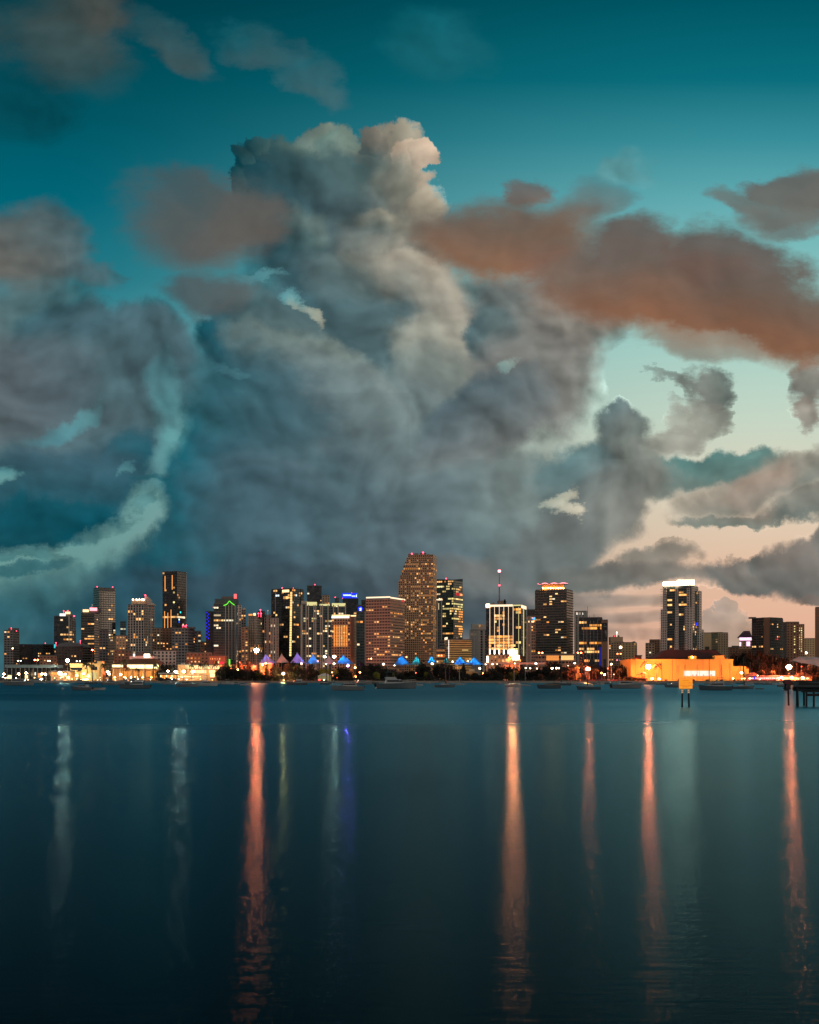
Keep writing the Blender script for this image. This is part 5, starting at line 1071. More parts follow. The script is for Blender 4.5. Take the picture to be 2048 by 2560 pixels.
# mangrove bank and park trees: x, top, distance, width
TR = [(555, 1664, 1010, 34), (574, 1660, 1012, 36), (592, 1671, 1008, 30), (606, 1671, 1008, 34), (625, 1670, 1008, 34), (643, 1673, 1008, 32), (660, 1683, 1006, 28), (676, 1686, 1006, 26), (690, 1684, 1008, 26), (700, 1676, 1030, 22), (585, 1652, 1060, 12), (597, 1650, 1060, 12), (621, 1648, 1070, 18), (692, 1652, 1040, 20), (690, 1664, 1035, 24), (684, 1662, 1020, 18),
      (716, 1656, 1050, 20), (722, 1652, 1045, 22), (738, 1651, 1045, 24), (748, 1668, 1030, 24), (728, 1676, 1020, 26), (762, 1668, 1030, 26), (778, 1658, 1050, 22), (790, 1672, 1030, 24), (776, 1682, 1015, 24), (802, 1668, 1035, 24), (820, 1668, 1035, 24), (850, 1664, 1040, 22), (862, 1668, 1035, 26), (846, 1682, 1015, 28), (875, 1676, 1025, 26), (868, 1688, 1010, 22),
      (902, 1650, 1060, 20), (898, 1662, 1040, 30), (914, 1656, 1050, 30), (930, 1655, 1050, 30), (945, 1657, 1045, 28), (962, 1664, 1040, 28), (918, 1670, 1025, 34), (948, 1672, 1020, 28), (972, 1668, 1035, 24), (974, 1684, 1010, 26), (985, 1672, 1030, 22), (998, 1680, 1015, 32), (1016, 1676, 1020, 30), (1030, 1672, 1025, 26), (1056, 1648, 1045, 30), (1048, 1662, 1030, 28), (1066, 1662, 1030, 28), (1072, 1676, 1015, 30), (1040, 1690, 1008, 24),
      (1092, 1658, 1040, 24), (1104, 1652, 1050, 22), (1118, 1656, 1035, 26), (1128, 1660, 1030, 26), (1110, 1672, 1015, 34), (1140, 1672, 1015, 34), (1156, 1668, 1025, 24), (1160, 1655, 1040, 18), (1168, 1682, 1010, 30), (1186, 1680, 1012, 32), (1202, 1686, 1008, 24), (1218, 1676, 1015, 30), (1234, 1666, 1030, 30), (1250, 1664, 1030, 28), (1266, 1663, 1030, 30), (1284, 1665, 1030, 28), (1246, 1680, 1010, 36), (1274, 1680, 1010, 34), (1300, 1680, 1010, 34), (1302, 1663, 1030, 26), (1322, 1676, 1015, 34), (1346, 1668, 1020, 34), (1366, 1664, 1022, 34),
      (1372, 1650, 1050, 26), (1386, 1649, 1052, 26), (1398, 1655, 1050, 22), (1388, 1674, 1012, 36), (1410, 1664, 1020, 32), (1424, 1656, 1035, 24), (1418, 1678, 1010, 30), (1434, 1668, 1020, 26), (1340, 1684, 1008, 30), (1540, 1660, 1080, 20), (1555, 1658, 1080, 24), (1566, 1664, 1060, 20), (1574, 1690, 1006, 30), (1592, 1692, 1005, 26), (1610, 1694, 1004, 24), (1480, 1655, 1090, 20), (1500, 1660, 1090, 22), (1516, 1664, 1080, 18), (1540, 1676, 1050, 22),
      (1836, 1630, 1100, 34), (1856, 1624, 1100, 36), (1876, 1622, 1090, 38), (1898, 1620, 1090, 40), (1920, 1624, 1090, 38), (1940, 1628, 1090, 34), (1958, 1636, 1090, 30), (1880, 1646, 1070, 40), (1910, 1650, 1060, 40), (1940, 1654, 1060, 36), (1995, 1640, 1090, 22), (2012, 1638, 1090, 22), (2028, 1662, 1040, 26), (2044, 1664, 1040, 26), (2014, 1668, 1035, 26), (2044, 1640, 1100, 26), (2000, 1680, 1020, 28), (2030, 1682, 1020, 30), (410, 1656, 1060, 30), (430, 1654, 1060, 30), (448, 1658, 1055, 30), (466, 1660, 1055, 26), (502, 1656, 1060, 22), (424, 1666, 1040, 26), (402, 1668, 1040, 22), (312, 1645, 1100, 22), (382, 1650, 1080, 22)]
for x, y, D, w in TR: tree(x, y, D, w)
for x, y, D, w in ((667, 1663, 1030, 12), (752, 1661, 1040, 13), (806, 1668, 1030, 18), (821, 1670, 1030, 16), (841, 1671, 1028, 14), (941, 1679, 1012, 20), (1290, 1674, 1009, 18), (1278, 1678, 1008, 16), (1442, 1660, 1030, 16), (648, 1676, 1006, 20), (984, 1680, 1012, 10), (1066, 1678, 1012, 12)): tree(x, y, D, w, olive=True)
for x, y, D, w in ((219, 1650, 1020, 24), (233, 1652, 1030, 16), (262, 1650, 1022, 22), (268, 1662, 1020, 14), (309, 1640, 1030, 20), (199, 1668, 1015, 16), (320, 1660, 1030, 14), (345, 1664, 1030, 14), (390, 1652, 1040, 18), (518, 1646, 1040, 18), (541, 1642, 1045, 18), (537, 1650, 1040, 14), (610, 1655, 1050, 16), (664, 1650, 1038, 14), (741, 1650, 1040, 16), (1247, 1650, 1050, 20), (1313, 1660, 1040, 18), (1330, 1658, 1040, 18), (1612, 1642, 1015, 22), (1641, 1650, 1008, 26), (1606, 1676, 1006, 22), (1598, 1680, 1006, 16), (1455, 1650, 1060, 18), (1490, 1666, 1040, 18), (565, 1648, 1050, 16), (500, 1650, 1040, 16), (480, 1652, 1040, 16), (1549, 1664, 1040, 18), (1930, 1672, 1020, 16), (1905, 1668, 1030, 16)): palm(x, y, D, w)

# thicket of mangrove along the water's edge, no single plant to be told apart
r = random.Random(21); b = MB()
for i in range(15000):
    x = r.uniform(546, 1452) if r.random() < .86 else r.choice([r.uniform(1568, 1612), r.uniform(1985, 2070), r.uniform(395, 440), r.uniform(1845, 1960)]); D = 1001 + r.random() ** 1.3 * 22
    top = 3.2 + 1.8 * math.sin(x * .043) + 1.4 * math.sin(x * .117 + 1) + (2.2 if x < 700 else 0)
    if x > 1480 or x < 545: D += 28
    if 786 < x < 838: top *= .25
    z = GZ - .3 + max(.4, top) * r.random() ** .7; p = Vector(((x - CX) / F * D, D, z))
    a = Vector((r.gauss(0, 1), r.gauss(0, 1), r.gauss(0, .6))).normalized() * r.uniform(.3, .75); c = a.orthogonal().normalized() * r.uniform(.2, .5); b.face([p - a, p + c, p + a, p - c])
tag(b.build('mangrove_thicket', M_LEAF), kind='stuff')

# ---- tensile tents
M_TENT = {}
for n, c in (('violet', (170, 190, 255)), ('grey', (190, 190, 184)), ('blue', (120, 200, 255)), ('teal', (120, 220, 220))):
    m, nt, o = newmat(n + ' lit tent fabric'); a = nt.nodes.new('ShaderNodeBsdfTranslucent'); d = nt.nodes.new('ShaderNodeBsdfDiffuse'); x = nt.nodes.new('ShaderNodeMixShader')
    a.inputs[0].default_value = lin(c); d.inputs[0].default_value = lin({'violet': (170, 180, 210), 'grey': (200, 204, 206), 'blue': (90, 140, 200), 'teal': (100, 180, 190)}[n]); x.inputs[0].default_value = .35; nt.links.new(a.outputs[0], x.inputs[1]); nt.links.new(d.outputs[0], x.inputs[2]); nt.links.new(x.outputs[0], o.inputs[0]); M_TENT[n] = m  # coloured tents: the lamp's tint is also put into the white fabric
TL = {'violet': ((.14, .30, 1), 200), 'grey': ((1, .9, .7), 8), 'blue': ((.0, .45, 1), 420), 'teal': ((.0, .42, .55), 200)}
def tent(x, yp, x0, x1, yb, key, D=1120):
    p = at(x, yb, D); k = D / F; hz = zat(yp, D) - p.z; base = p.z - GZ
    t = thing('peaked_tent', (p.x, p.y, GZ), None, 'tent', 'peaked tents behind the trees'); later(t, x, {'violet': 'pale violet', 'grey': 'unlit grey', 'blue': 'bright blue', 'teal': 'teal'}[key] + ' peaked tent')
    b = MB(); n = 16; m = 7; rings = []
    for j in range(m + 1):
        f = j / m; g = (1 - f) ** 1.2; ring = []
        for i in range(n):
            a = 2 * math.pi * i / n; sc = 1 / max(abs(math.cos(a)), abs(math.sin(a))) ** .6 * (1 - .10 * math.cos(4 * a) * f)
            wx = (x1 - x) if math.cos(a) > 0 else (x - x0)
            ring.append((math.cos(a) * wx * k * max(f, .03) * sc * 1.08, math.sin(a) * 8 * max(f, .03) * sc, base + hz * g + (.5 * abs(math.sin(2 * a)) * f)))
        rings.append(ring)
    vs = [q for r_ in rings for q in r_]
    b.poly(vs, [(j * n + i, j * n + (i + 1) % n, (j + 1) * n + (i + 1) % n, (j + 1) * n + i) for j in range(m) for i in range(n)]); b.build('canopy', M_TENT[key], t)
    b = MB(); b.tube((0, 0, 0), (0, 0, base + hz * 1.12), .18, .08); b.build('mast', M_POLE, t)
    c, s_ = TL[key]; nm = key + ' tent floodlight'; mm = bpy.data.materials.get(nm) or em(nm, c, s_)
    b = MB(); b.ball((0, 0.6, base + hz * .22), .5, 8, 6); b.build('floodlight', mm, t)
for a in ((664, 1636, 651, 689, 1658, 'violet'), (704, 1634, 693, 722, 1657, 'grey'), (743, 1631, 728, 762, 1658, 'violet'), (782, 1635, 768, 800, 1660, 'blue'), (823, 1640, 806, 842, 1660, 'grey'), (858, 1636, 842, 884, 1660, 'blue'), (1004, 1637, 984, 1028, 1663, 'blue'), (1042, 1640, 1026, 1056, 1663, 'teal'), (1078, 1640, 1068, 1092, 1658, 'blue'), (1114, 1643, 1106, 1124, 1658, 'teal'), (1149, 1641, 1134, 1172, 1662, 'blue'), (1185, 1641, 1170, 1210, 1663, 'blue')): tent(*a)

# ---- waterfront buildings
def hall(name, label, x0, x1, yt, yb, D, dep, wall, cat='building', roof=None, over=.6, th=.8):
    p = at((x0 + x1) / 2, yb, D); k = D / F; w = (x1 - x0) * k / 2; t = thing(name, (p.x, D, GZ), label, cat); zt = zat(yt, D) - GZ; z0 = max(0, p.z - GZ)
    b = MB(); b.box(-w, w, 0, dep, z0, zt); b.build('wall', wall, t)
    if roof: b = MB(); b.box(-w - over, w + over, -over, dep + over, zt + .003, zt + th); b.build('roof', roof, t)
    t['_x'] = (x0 + x1) / 2
    def put(nm, xa, xb, ya, yb_, m, y0=-.25, y1=-.02, par=None):
        c = (x0 + x1) / 2; b = MB(); b.box((xa - c) * k, (xb - c) * k, y0, y1, zat(yb_, D) - GZ, zat(ya, D) - GZ); return b.build(nm, m, par or t)
    return t, put
M_BLUEROOF = mat('blue grey metal roof', (104, 128, 136), .45, .2, scale=.1); M_CREAM = mat('cream render', (214, 180, 120), .85); M_TANW = mat('tan render', (196, 150, 104), .85); M_ORW = mat('pale yellow hall render', (196, 186, 92), .85, vary=.04)
M_GLAZE = mat('dark glazing', (22, 26, 30), .12)
t, put = hall('boathouse', 'long low boathouse with a blue grey flat roof and dark open bays', 18, 142, 1669.5, 1703, 1050, 18, M_GLAZE, roof=None)
b = MB(); k = .35; b.box(-64 * k, 62 * k, -4, 20, zat(1669.5, 1050) - GZ, zat(1662, 1050) - GZ); b.build('roof', M_BLUEROOF, t)
for i in range(12): put('column', 20 + i * 10.8, 21 + i * 10.8, 1669.5, 1703, M_CONC, -2, -1.6)
put('lit_bay', 126, 138, 1681, 1690, E['A']); put('lit_bay', 96, 104, 1683, 1694, E['A']); put('lit_bay', 62, 70, 1688, 1696, E['S']); put('wall_sign', 87, 90, 1681, 1688, E['W']); put('lit_bay', 20, 30, 1688, 1697, E['S'])
t, put = hall('shop_row', 'brownish low shop row right of the blue grey roof, lit orange inside', 128, 178, 1679, 1703, 1045, 14, M_TANW, roof=M_MECH); put('window', 131, 146, 1681, 1687, E['A']); put('window', 154, 160, 1684, 1694, E['S']); put('window', 166, 174, 1690, 1698, E['S'])
t, put = hall('marina_office', 'cream two storey marina building with dark window bands lit by yellow lamps', 176, 252, 1661, 1703, 1055, 16, M_CREAM, roof=M_CREAM)
put('window_band', 177, 206, 1669, 1675, M_GLAZE); put('window', 228, 243, 1667, 1675, M_GLAZE); put('stair_tower', 245, 258, 1653, 1703, M_CREAM, -2, 6); put('lit_window', 232, 242, 1680, 1698, E['y']); put('lit_window', 222, 230, 1682, 1698, E['y']); put('lit_window', 248, 253, 1676, 1696, E['y'])
b = MB(); b.box(-4, 4, -6, -5.6, 1, 1.6); b.build('floodlight', em('yellow wall floodlight', (1, .55, .16), 60), t)
t, put = hall('pavilion', 'waterfront pavilion with a blazing yellow band under its roof and orange lit columns', 281, 400, 1672, 1703, 1050, 18, M_TANW, roof=None)
for xa, xb in ((283, 292), (293, 309), (320, 330), (331, 342), (343, 363), (365, 384), (387, 398)): put('lit_panel', xa, xb, 1662, 1668 if xa < 310 else 1671, em('blazing yellow panel', (1, .78, .36), 2.6) if xa == 283 else bpy.data.materials['blazing yellow panel'], -3, -2)
put('fascia', 281, 400, 1659, 1662, M_MECH, -3.5, 16); put('fascia', 281, 400, 1671.2, 1673, M_TANW, -3, -.3)
k = .35; b = MB(); zt = zat(1659, 1050) - GZ; W = 59.5 * k; b.poly([(-W - 1, -4, zt), (W + 1, -4, zt), (W + 1, 18, zt), (-W - 1, 18, zt), (-W * .1, 2, zt + 4.5), (W * .75, 2, zt + 4.5), (W * .75, 12, zt + 4.5), (-W * .1, 12, zt + 4.5)], [(0, 1, 5, 4), (1, 2, 6, 5), (2, 3, 7, 6), (3, 0, 4, 7), (4, 5, 6, 7)]); b.build('roof', mat('brown hip roof', (88, 62, 44)), t)
for x in (286, 303, 331, 346, 361, 382, 396): put('column', x - 1.5, x + 1.5, 1673, 1703, M_CREAM, -4, -3)
for x0, x1 in ((306, 328), (334, 343), (349, 358), (366, 379), (386, 394)): put('lit_bay', x0, x1, 1677, 1692, em('orange bay light', (1, .36, .07), .9) if x0 == 306 else bpy.data.materials['orange bay light'])
for i, x in enumerate((292, 318, 361, 383)): b = MB(); b.ball(((x - 340.5) * k, -7, 3.2), .5, 6, 4); b.build('lantern', em('orange bay lantern', (1, .36, .08), 60) if i == 0 else bpy.data.materials['orange bay lantern'], t)
t, put = hall('banquet_hall', 'low pale hall with two white lit panels above the glowing pavilion', 324, 384, 1640, 1662, 1180, 16, M_WHITE, roof=M_MECH); put('lit_panel', 333.5, 338, 1634.5, 1641, E['W'], -1); put('lit_panel', 361, 375, 1635, 1643, E['H'], -1, -.5)
k = 1180 / F; b = MB(); zt = zat(1640, 1180) - GZ; b.poly([(-30 * k, 0, zt + .9), (30 * k, 0, zt + .9), (30 * k, 16, zt + .9), (-30 * k, 16, zt + .9), (-2, 8, zt + 5)], [(0, 1, 4), (1, 2, 4), (2, 3, 4), (3, 0, 4)]); b.build('pitched_roof', M_MECH, t)
t, put = hall('dock_canopy', 'thin white canopy over red and orange stalls at the water, right of the pavilion', 398, 442, 1684.5, 1703, 1010, 5, M_GLAZE, roof=M_WHITE)
for i in range(9): put('stall', 401 + i * 4.6, 404.4 + i * 4.6, 1687.5, 1693 + (i % 3) * 2, E['A'] if i % 3 else E['S'])
t, put = hall('arcade', 'two storey arcade of bright shop windows between the canopy and the dark trees', 444, 548, 1662, 1703, 1048, 16, M_TANW, roof=M_MECH)
r = random.Random(3); x = 464
while x < 546: w = r.uniform(2, 5); put('window', x, x + w, 1663.5, 1671 + r.uniform(0, 1.5), E['Y'] if r.random() < .5 else E['S']); x += w + r.uniform(1, 2.6)
x = 486
while x < 544: w = r.uniform(2, 6); put('window', x, x + w, 1675, 1682 + r.uniform(0, 1), E['S'] if x < 514 or r.random() < .4 else E['A']); x += w + r.uniform(.6, 1.6)
x = 446
while x < 500: w = r.uniform(1.5, 3); put('window', x, x + w, 1690, 1693, E['S']); x += w + r.uniform(1, 3)
t, put = hall('kiosk', 'glowing orange cube kiosk at the left end of the dark trees', 525, 537, 1683, 1703, 1012, 4, M_TANW); put('lit_wall', 525.5, 536.5, 1683.5, 1693, E['S']); put('lit_wall', 512, 524, 1683, 1687, E['A'])
t, put = hall('theatre', 'pinkish brown block with a red neon sign below the green neon tower', 523, 563, 1640, 1670, 1200, 14, mat('pink stone', (170, 110, 84), .85), roof=M_MECH)
for x in (526, 531, 537, 543, 549): put('window', x, x + 1.6, 1645, 1649, E['w'])
put('red_neon_sign', 549, 560, 1655, 1659, em('red neon', (1, .02, .05), 1.8)); put('lit_window', 545, 548, 1652, 1658, E['S'])
t, put = hall('lit_column', 'low green neon column glowing beside the dark trees', 572, 575.5, 1648, 1690, 1080, 1, E['N'], cat='light column')
t, put = hall('restaurant', 'low restaurant with yellow lit openings right of the green neon column', 576, 642, 1663, 1690, 1075, 10, M_TANW, roof=M_MECH)
for xa, xb in ((577, 580), (584, 588), (590, 592), (614, 618), (624, 628), (633, 640)): put('window', xa, xb, 1663.5, 1669, E['Y'])
t, put = hall('restaurant', 'low building with small yellow windows under the violet tent', 650, 680, 1660, 1690, 1075, 10, M_TANW, roof=M_WHITE)
for x in range(653, 678, 4): put('window', x, x + 2.4, 1676, 1680, E['S'] if x % 3 else E['y'])
t, put = hall('park_marquee', 'small white gabled marquee at the waterline, left of the twin masts', 795, 827, 1690, 1703, 1008, 8, mat('greenish white canvas', (188, 196, 150), .9), cat='marquee')
k = 1008 / F; b = MB(); zt = zat(1690, 1008) - GZ; b.poly([(-16 * k - .4, -.4, zt), (16 * k + .4, -.4, zt), (16 * k + .4, 8.4, zt), (-16 * k - .4, 8.4, zt), (-1, 4, zt + 2.3), (1, 4, zt + 2.3)], [(0, 1, 5, 4), (1, 2, 5), (2, 3, 4, 5), (3, 0, 4)]); b.build('canvas_roof', M_WHITE, t)
b = MB(); b.ball((0, -4, 1.2), .3, 6, 4); b.build('ground_light', em('soft marquee light', (.9, .85, .45), 30), t)
t, put = hall('park_building', 'low pale roofed building between the trees right of the blue tents', 1160, 1192, 1682, 1700, 1060, 10, M_CREAM, roof=M_CREAM); put('lit_sign', 1173, 1186, 1673, 1678.5, mat('pale sign board', (214, 190, 150)), -1, -.5); put('window', 1161, 1163, 1685, 1688, E['k'])
t, put = hall('elevated_road', 'long pale elevated road deck running behind the trees below the floodlit tower', 1212, 1366, 1656, 1661, 1180, 12, mat('lit concrete deck', (206, 176, 156), .9), cat='elevated road')
for x in range(1220, 1366, 18): put('pier', x, x + 3, 1661, 1700, M_CONC, 3, 6)
t, put = hall('stage_truss', 'narrow amber lit framework at the right end of the dark trees', 1440, 1452, 1686, 1702, 1012, 3, mat('amber frame', (150, 100, 50)), cat='framework')
for x in (1441, 1444.5, 1450): put('light_tube', x, x + .8, 1684, 1700, E['A'])
# row of parked cars glowing red and orange behind the boats
def car_mesh():
    b = MB(); pr = [(-2.2, .3), (-2.2, .85), (-1.5, .95), (-.9, 1.45), (.7, 1.45), (1.35, .95), (2.15, .8), (2.2, .3)]
    b.poly([(x, -.85, z) for x, z in pr] + [(x, .85, z) for x, z in pr], [tuple(range(8)), tuple(range(15, 7, -1))] + [(i, 8 + i, 8 + (i + 1) % 8, (i + 1) % 8) for i in range(8)]); body = b.mesh('body', mat('car paint', (120, 60, 44), .3))
    b = MB(); b.tube((0, -.9, .33), (0, -.7, .33), .33, n=10); wh = b.mesh('wheel', M_DARK); b = MB(); b.box(-.1, .1, -.7, .7, 0, .16); tl = b.mesh('tail_light', E['r']); b = MB(); b.prism([(-.75, -.88), (.6, -.88), (.6, -.86), (-.75, -.86)], .98, 1.36); wi = b.mesh('side_window', M_GLAZE)
    return body, wh, tl, wi
CAR = car_mesh(); r = random.Random(9)
for x in [1436, 1446, 1458, 1475, 1484, 1493, 1500, 1507, 1516, 1526, 1536, 1545, 1553, 1880, 1892, 1903, 1914, 1925, 1936, 762, 772, 784, 862, 872, 915, 925, 934]:
    p = at(x, 1700, 1006 + r.uniform(0, 6)); t = thing('parked_car', (p.x, p.y, GZ), None, 'car', 'cars parked along the waterfront', rz=r.uniform(-.3, .3)); later(t, x, 'small parked car')
    child('body', CAR[0], t); child('wheel', CAR[1], t, (-1.35, 0, 0)); child('wheel', CAR[1], t, (1.35, 0, 0)); child('wheel', CAR[1], t, (-1.35, 1.6, 0)); child('wheel', CAR[1], t, (1.35, 1.6, 0)); child('tail_light', CAR[2], t, (-2.25, 0, .65)); child('side_window', CAR[3], t)
# orange lit hall
D = 1040; k = D / F; c0 = (1578 + 1833) / 2; X = lambda x: (x - c0) * k; Z = lambda y: zat(y, D) - GZ
t = thing('exhibition_hall', ((c0 - CX) * k, D, GZ), 'huge plain hall glowing orange, with a dark hip roof and a white lit opening', 'hall')
b = MB(); b.box(X(1578), X(1833), 0, 55, 0, Z(1648)); b.build('wall', M_ORW, t)
b = MB(); b.box(X(1833) + .01, X(1868), 4, 40, 0, Z(1665.5)); b.build('annex_wall', M_ORW, t)
Q = lambda x, y, dy, dp=None: ((x - CX) / F * (D + (dp or dy)) - (c0 - CX) * k, dy, zat(y, D + (dp or dy)) - GZ)
b = MB(); b.poly([Q(1637, 1645, 8), Q(1815, 1645, 8), Q(1815, 1645, 50, 8), Q(1637, 1645, 50, 8), Q(1667, 1624.5, 24), Q(1790, 1624.5, 24), Q(1790, 1624.5, 36, 24), Q(1667, 1624.5, 36, 24)], [(0, 1, 5, 4), (1, 2, 6, 5), (2, 3, 7, 6), (3, 0, 4, 7), (4, 5, 6, 7)]); b.box(Q(1641, 1645, 10)[0], Q(1811, 1645, 10)[0], 10, 48, Z(1648) + .02, Q(0, 1645, 8)[2] - .02); b.build('hip_roof', mat('dark brown hip roof', (70, 44, 40)), t)
b = MB(); b.box(X(1788), X(1812), 1, 10, Z(1648) + .01, Z(1638.5)); b.build('roof_box', M_ORW, t)
b = MB(); b.box(X(1726), X(1744), 3, 10, Z(1648) + .01, Z(1640)); rb = b.build('roof_box', M_ORW, t); b = MB(); b.ball((X(1732), 1.5, Z(1643)), .8, 8, 6); b.build('roof_lamp', em('roof sodium lamp', (1, .30, .05), 50), rb)
b = MB(); b.box(X(1710), X(1788), -.5, -.05, Z(1690), Z(1677)); op = b.build('lit_opening', em('white lit opening', (1, .88, .72), 1.15), t)
for x in (1727, 1748, 1770): b = MB(); b.box(X(x), X(x) + .3, -.6, -.5, Z(1690), Z(1677)); b.build('mullion', M_CREAM, op)
for x in (1730, 1739, 1757, 1776): b = MB(); b.box(X(x), X(x + 3.5), -.62, -.52, Z(1689), Z(1686.5)); b.build('sign_board', M_TANW, op)
b = MB(); b.poly([(X(1868) + .1, 4, Z(1665.5)), (X(1878), 4, Z(1671)), (X(1878), 30, Z(1671)), (X(1868) + .1, 30, Z(1665.5))], [(0, 1, 2, 3)]); b.box(X(1868) + .02, X(1877), 5, 30, 0, Z(1672)); b.build('lean_to', M_ORW, t)
for x in (1588, 1690, 1757, 1800): b = MB(); b.box(X(x), X(x) + .5, -.2, -.03, 0, Z(1648)); b.build('downpipe', M_TANW, t)
for i, x in enumerate((1592, 1622, 1655, 1688, 1722, 1756, 1790, 1822, 1852)):          # ground floodlights added to light the wall, hooded on the water side
    q = thing('floodlight', (at(x, 1690, D).x, D - 17, GZ), None, 'floodlight', 'added floodlights before the orange hall'); later(q, x, 'added orange ground floodlight', 'lighting')
    b = MB(); b.box(-1.3, 1.3, -.3, 0, .1, 1.5); b.box(-1.3, 1.3, 0, .7, 1.4, 1.5); b.build('hood', M_DARK, q); b = MB(); b.face([(1.2, .06, .25), (-1.2, .06, .25), (-1.2, .25, 1.3), (1.2, .25, 1.3)]); b.build('lamp_face', em('orange flood lamp', (1, .56, .10), 34) if i == 0 else bpy.data.materials['orange flood lamp'], q)
t, put = hall('red_roof_kiosk', 'small low block with a dark flat roof behind the left end of the orange hall', 1589, 1604, 1640, 1660, 1110, 6, mat('red brown render', (150, 76, 60)), roof=M_DARK)
t, put = hall('waterfront_bar', 'long low bar with a strip of pink and white lights under a dull roof', 1868, 1952, 1691, 1703, 1020, 8, mat('mauve plaster', (150, 104, 100)), roof=M_MECH)
x = 1876
r = random.Random(4)
while x < 1950: w = r.uniform(2, 5); put('lit_strip', x, x + w, 1694, 1697.5, (em('pink white strip', (1, .50, .50), 1.8) if x == 1876 else bpy.data.materials['pink white strip'])); x += w + r.uniform(.4, 1.6)
put('blue_light', 1884, 1888, 1691.5, 1698, E['B'], -.6, -.4)
b = MB(); k = 1020 / F; b.poly([(-42 * k, -1, 4.5), (-12 * k, -1, 4.5), (-12 * k, 8, 4.5), (-42 * k, 8, 4.5), (-30 * k, 3, 7.5), (-20 * k, 3, 7.5)], [(0, 1, 5, 4), (1, 2, 5), (2, 3, 4, 5), (3, 0, 4)]); b.build('hip_roof', mat('dull mauve roof', (104, 84, 80)), t)
t, put = hall('waterfront_bar', 'low lit bar with cream light openings behind the boat lift', 1955, 2030, 1691, 1703, 1018, 8, M_TANW, roof=M_DARK)
for xa, xb in ((1958, 1972), (1975, 1986), (1991, 1998), (2000, 2012)): put('window', xa, xb, 1693, 1699, E['S'])
# white wavy canopy on the right
b = MB(); k = 1060 / F; prof = [(1984, 1652), (1996, 1645), (2006, 1641.5), (2018, 1641), (2030, 1643), (2040, 1641.5), (2050, 1642), (2066, 1646), (2084, 1652)]; bot = [(1984, 1654), (1998, 1657), (2012, 1659), (2026, 1661), (2036, 1664), (2046, 1668), (2056, 1668), (2066, 1666), (2084, 1662)]
vs = []; xo = (2030 - CX) * k
for (x, y), (x2, y2) in zip(prof, bot): vs += [((x - CX) * k - xo, 9, zat(y, 1060) - GZ), ((x - CX) * k - xo, 3, zat(y + (y2 - y) * .35, 1060) - GZ), ((x2 - CX) * k - xo, -4, zat(y2, 1060) - GZ)]
b.poly(vs, [(i * 3 + j, i * 3 + 3 + j, i * 3 + 4 + j, i * 3 + 1 + j) for i in range(8) for j in (0, 1)])
t = thing('canopy_tent', (xo, 1060, GZ), 'large wavy white canopy tent at the right edge above the boat lift', 'tent'); b.build('canopy', mat('bluish white canvas', (112, 150, 160), .8, vary=.05), t)
b = MB()
for x, z in ((-14, 1656), (-4, 1660), (6, 1664), (16, 1662)): b.tube((x, -2, 0), (x, -2, zat(z, 1060) - GZ), .2)
b.build('canopy_posts', M_POLE, t)
# seawall
b = MB(); b.box(-420, 420, 999.2, 999.95, -2, GZ + .35); tag(b.build('seawall', M_CONC), 'long low grey concrete seawall along the whole far shore', 'seawall')
settle_labels_pending = True

# ------------------------------------------------------------------ boats
M_HULLW = mat('white gelcoat', (136, 144, 146), .35, vary=.05); M_HULLD = mat('dark navy gelcoat', (72, 86, 92), .35); M_HULLG = mat('grey gelcoat', (90, 102, 106), .45); M_CANV = mat('teal canvas cover', (46, 86, 84), .8); M_CANVB = mat('brown canvas cover', (92, 84, 66), .85)
M_WIN = mat('boat dark window', (16, 20, 24), .1); M_TEAK = mat('worn deck', (140, 128, 108), .8); M_MAST = mat('aluminium mast', (140, 142, 140), .4, .5)
def hull(L=10.0, W=3.2, H=1.3, sheer=.5, bow=.9, stern=.9):
    b = MB(); n = 10; rings = []
    for i in range(n + 1):
        f = i / n; x = -L / 2 + L * f; w = W / 2 * (stern + (1 - stern) * min(1, f * 2.5)) * (1 - max(0, (f - .45) / .55) ** 2.2 * .97); z = H + sheer * max(0, f - .3) ** 1.6; xr = x - (0 if f < .8 else (f - .8) * bow * 2.2)
        rings.append([(x, -w, z), (xr, -w * .82, .15), (xr - .1 * f, -w * .5, -.35), (xr - .1 * f, w * .5, -.35), (xr, w * .82, .15), (x, w, z)])
    m = 6; vs = [p for r_ in rings for p in r_]
    fs = [(i * m + j, i * m + m + j, i * m + m + j + 1, i * m + j + 1) for i in range(n) for j in range(m - 1)] + [(i * m, i * m + m - 1, i * m + 2 * m - 1, i * m + m) for i in range(n)] + [tuple(range(m - 1, -1, -1))]
    b.poly(vs, [tuple(reversed(f)) for f in fs]); return b
def loft(pts, w0, w1, z0, z1):
    b = MB(); (a0, a1), (c0, c1) = pts
    b.poly([(a0, -w0, z0), (a1, -w0, z0), (a1, w0, z0), (a0, w0, z0), (c0, -w1, z1), (c1, -w1, z1), (c1, w1, z1), (c0, w1, z1)], [(0, 3, 2, 1), (4, 5, 6, 7), (0, 1, 5, 4), (1, 2, 6, 5), (2, 3, 7, 6), (3, 0, 4, 7)]); return b
def rail(b, L, W, z, n=8):
    pr = None
    for i in range(n + 1):
        f = i / n; x = L * (.05 + .43 * f); w = W / 2 * (1 - max(0, (f * .5)) ** 1.5 * 2.3) * .9; w = max(w, .05)
        for s in (-1, 1):
            b.tube((x, s * w, z + .1 + f * .3), (x, s * w, z + .75 + f * .25), .03, n=4)
            if pr: b.tube((pr[0], s * pr[1], pr[2]), (x, s * w, z + .75 + f * .25), .035, n=4)
        pr = (x, w, z + .75 + f * .25)
PARK = (0, -200, -50)
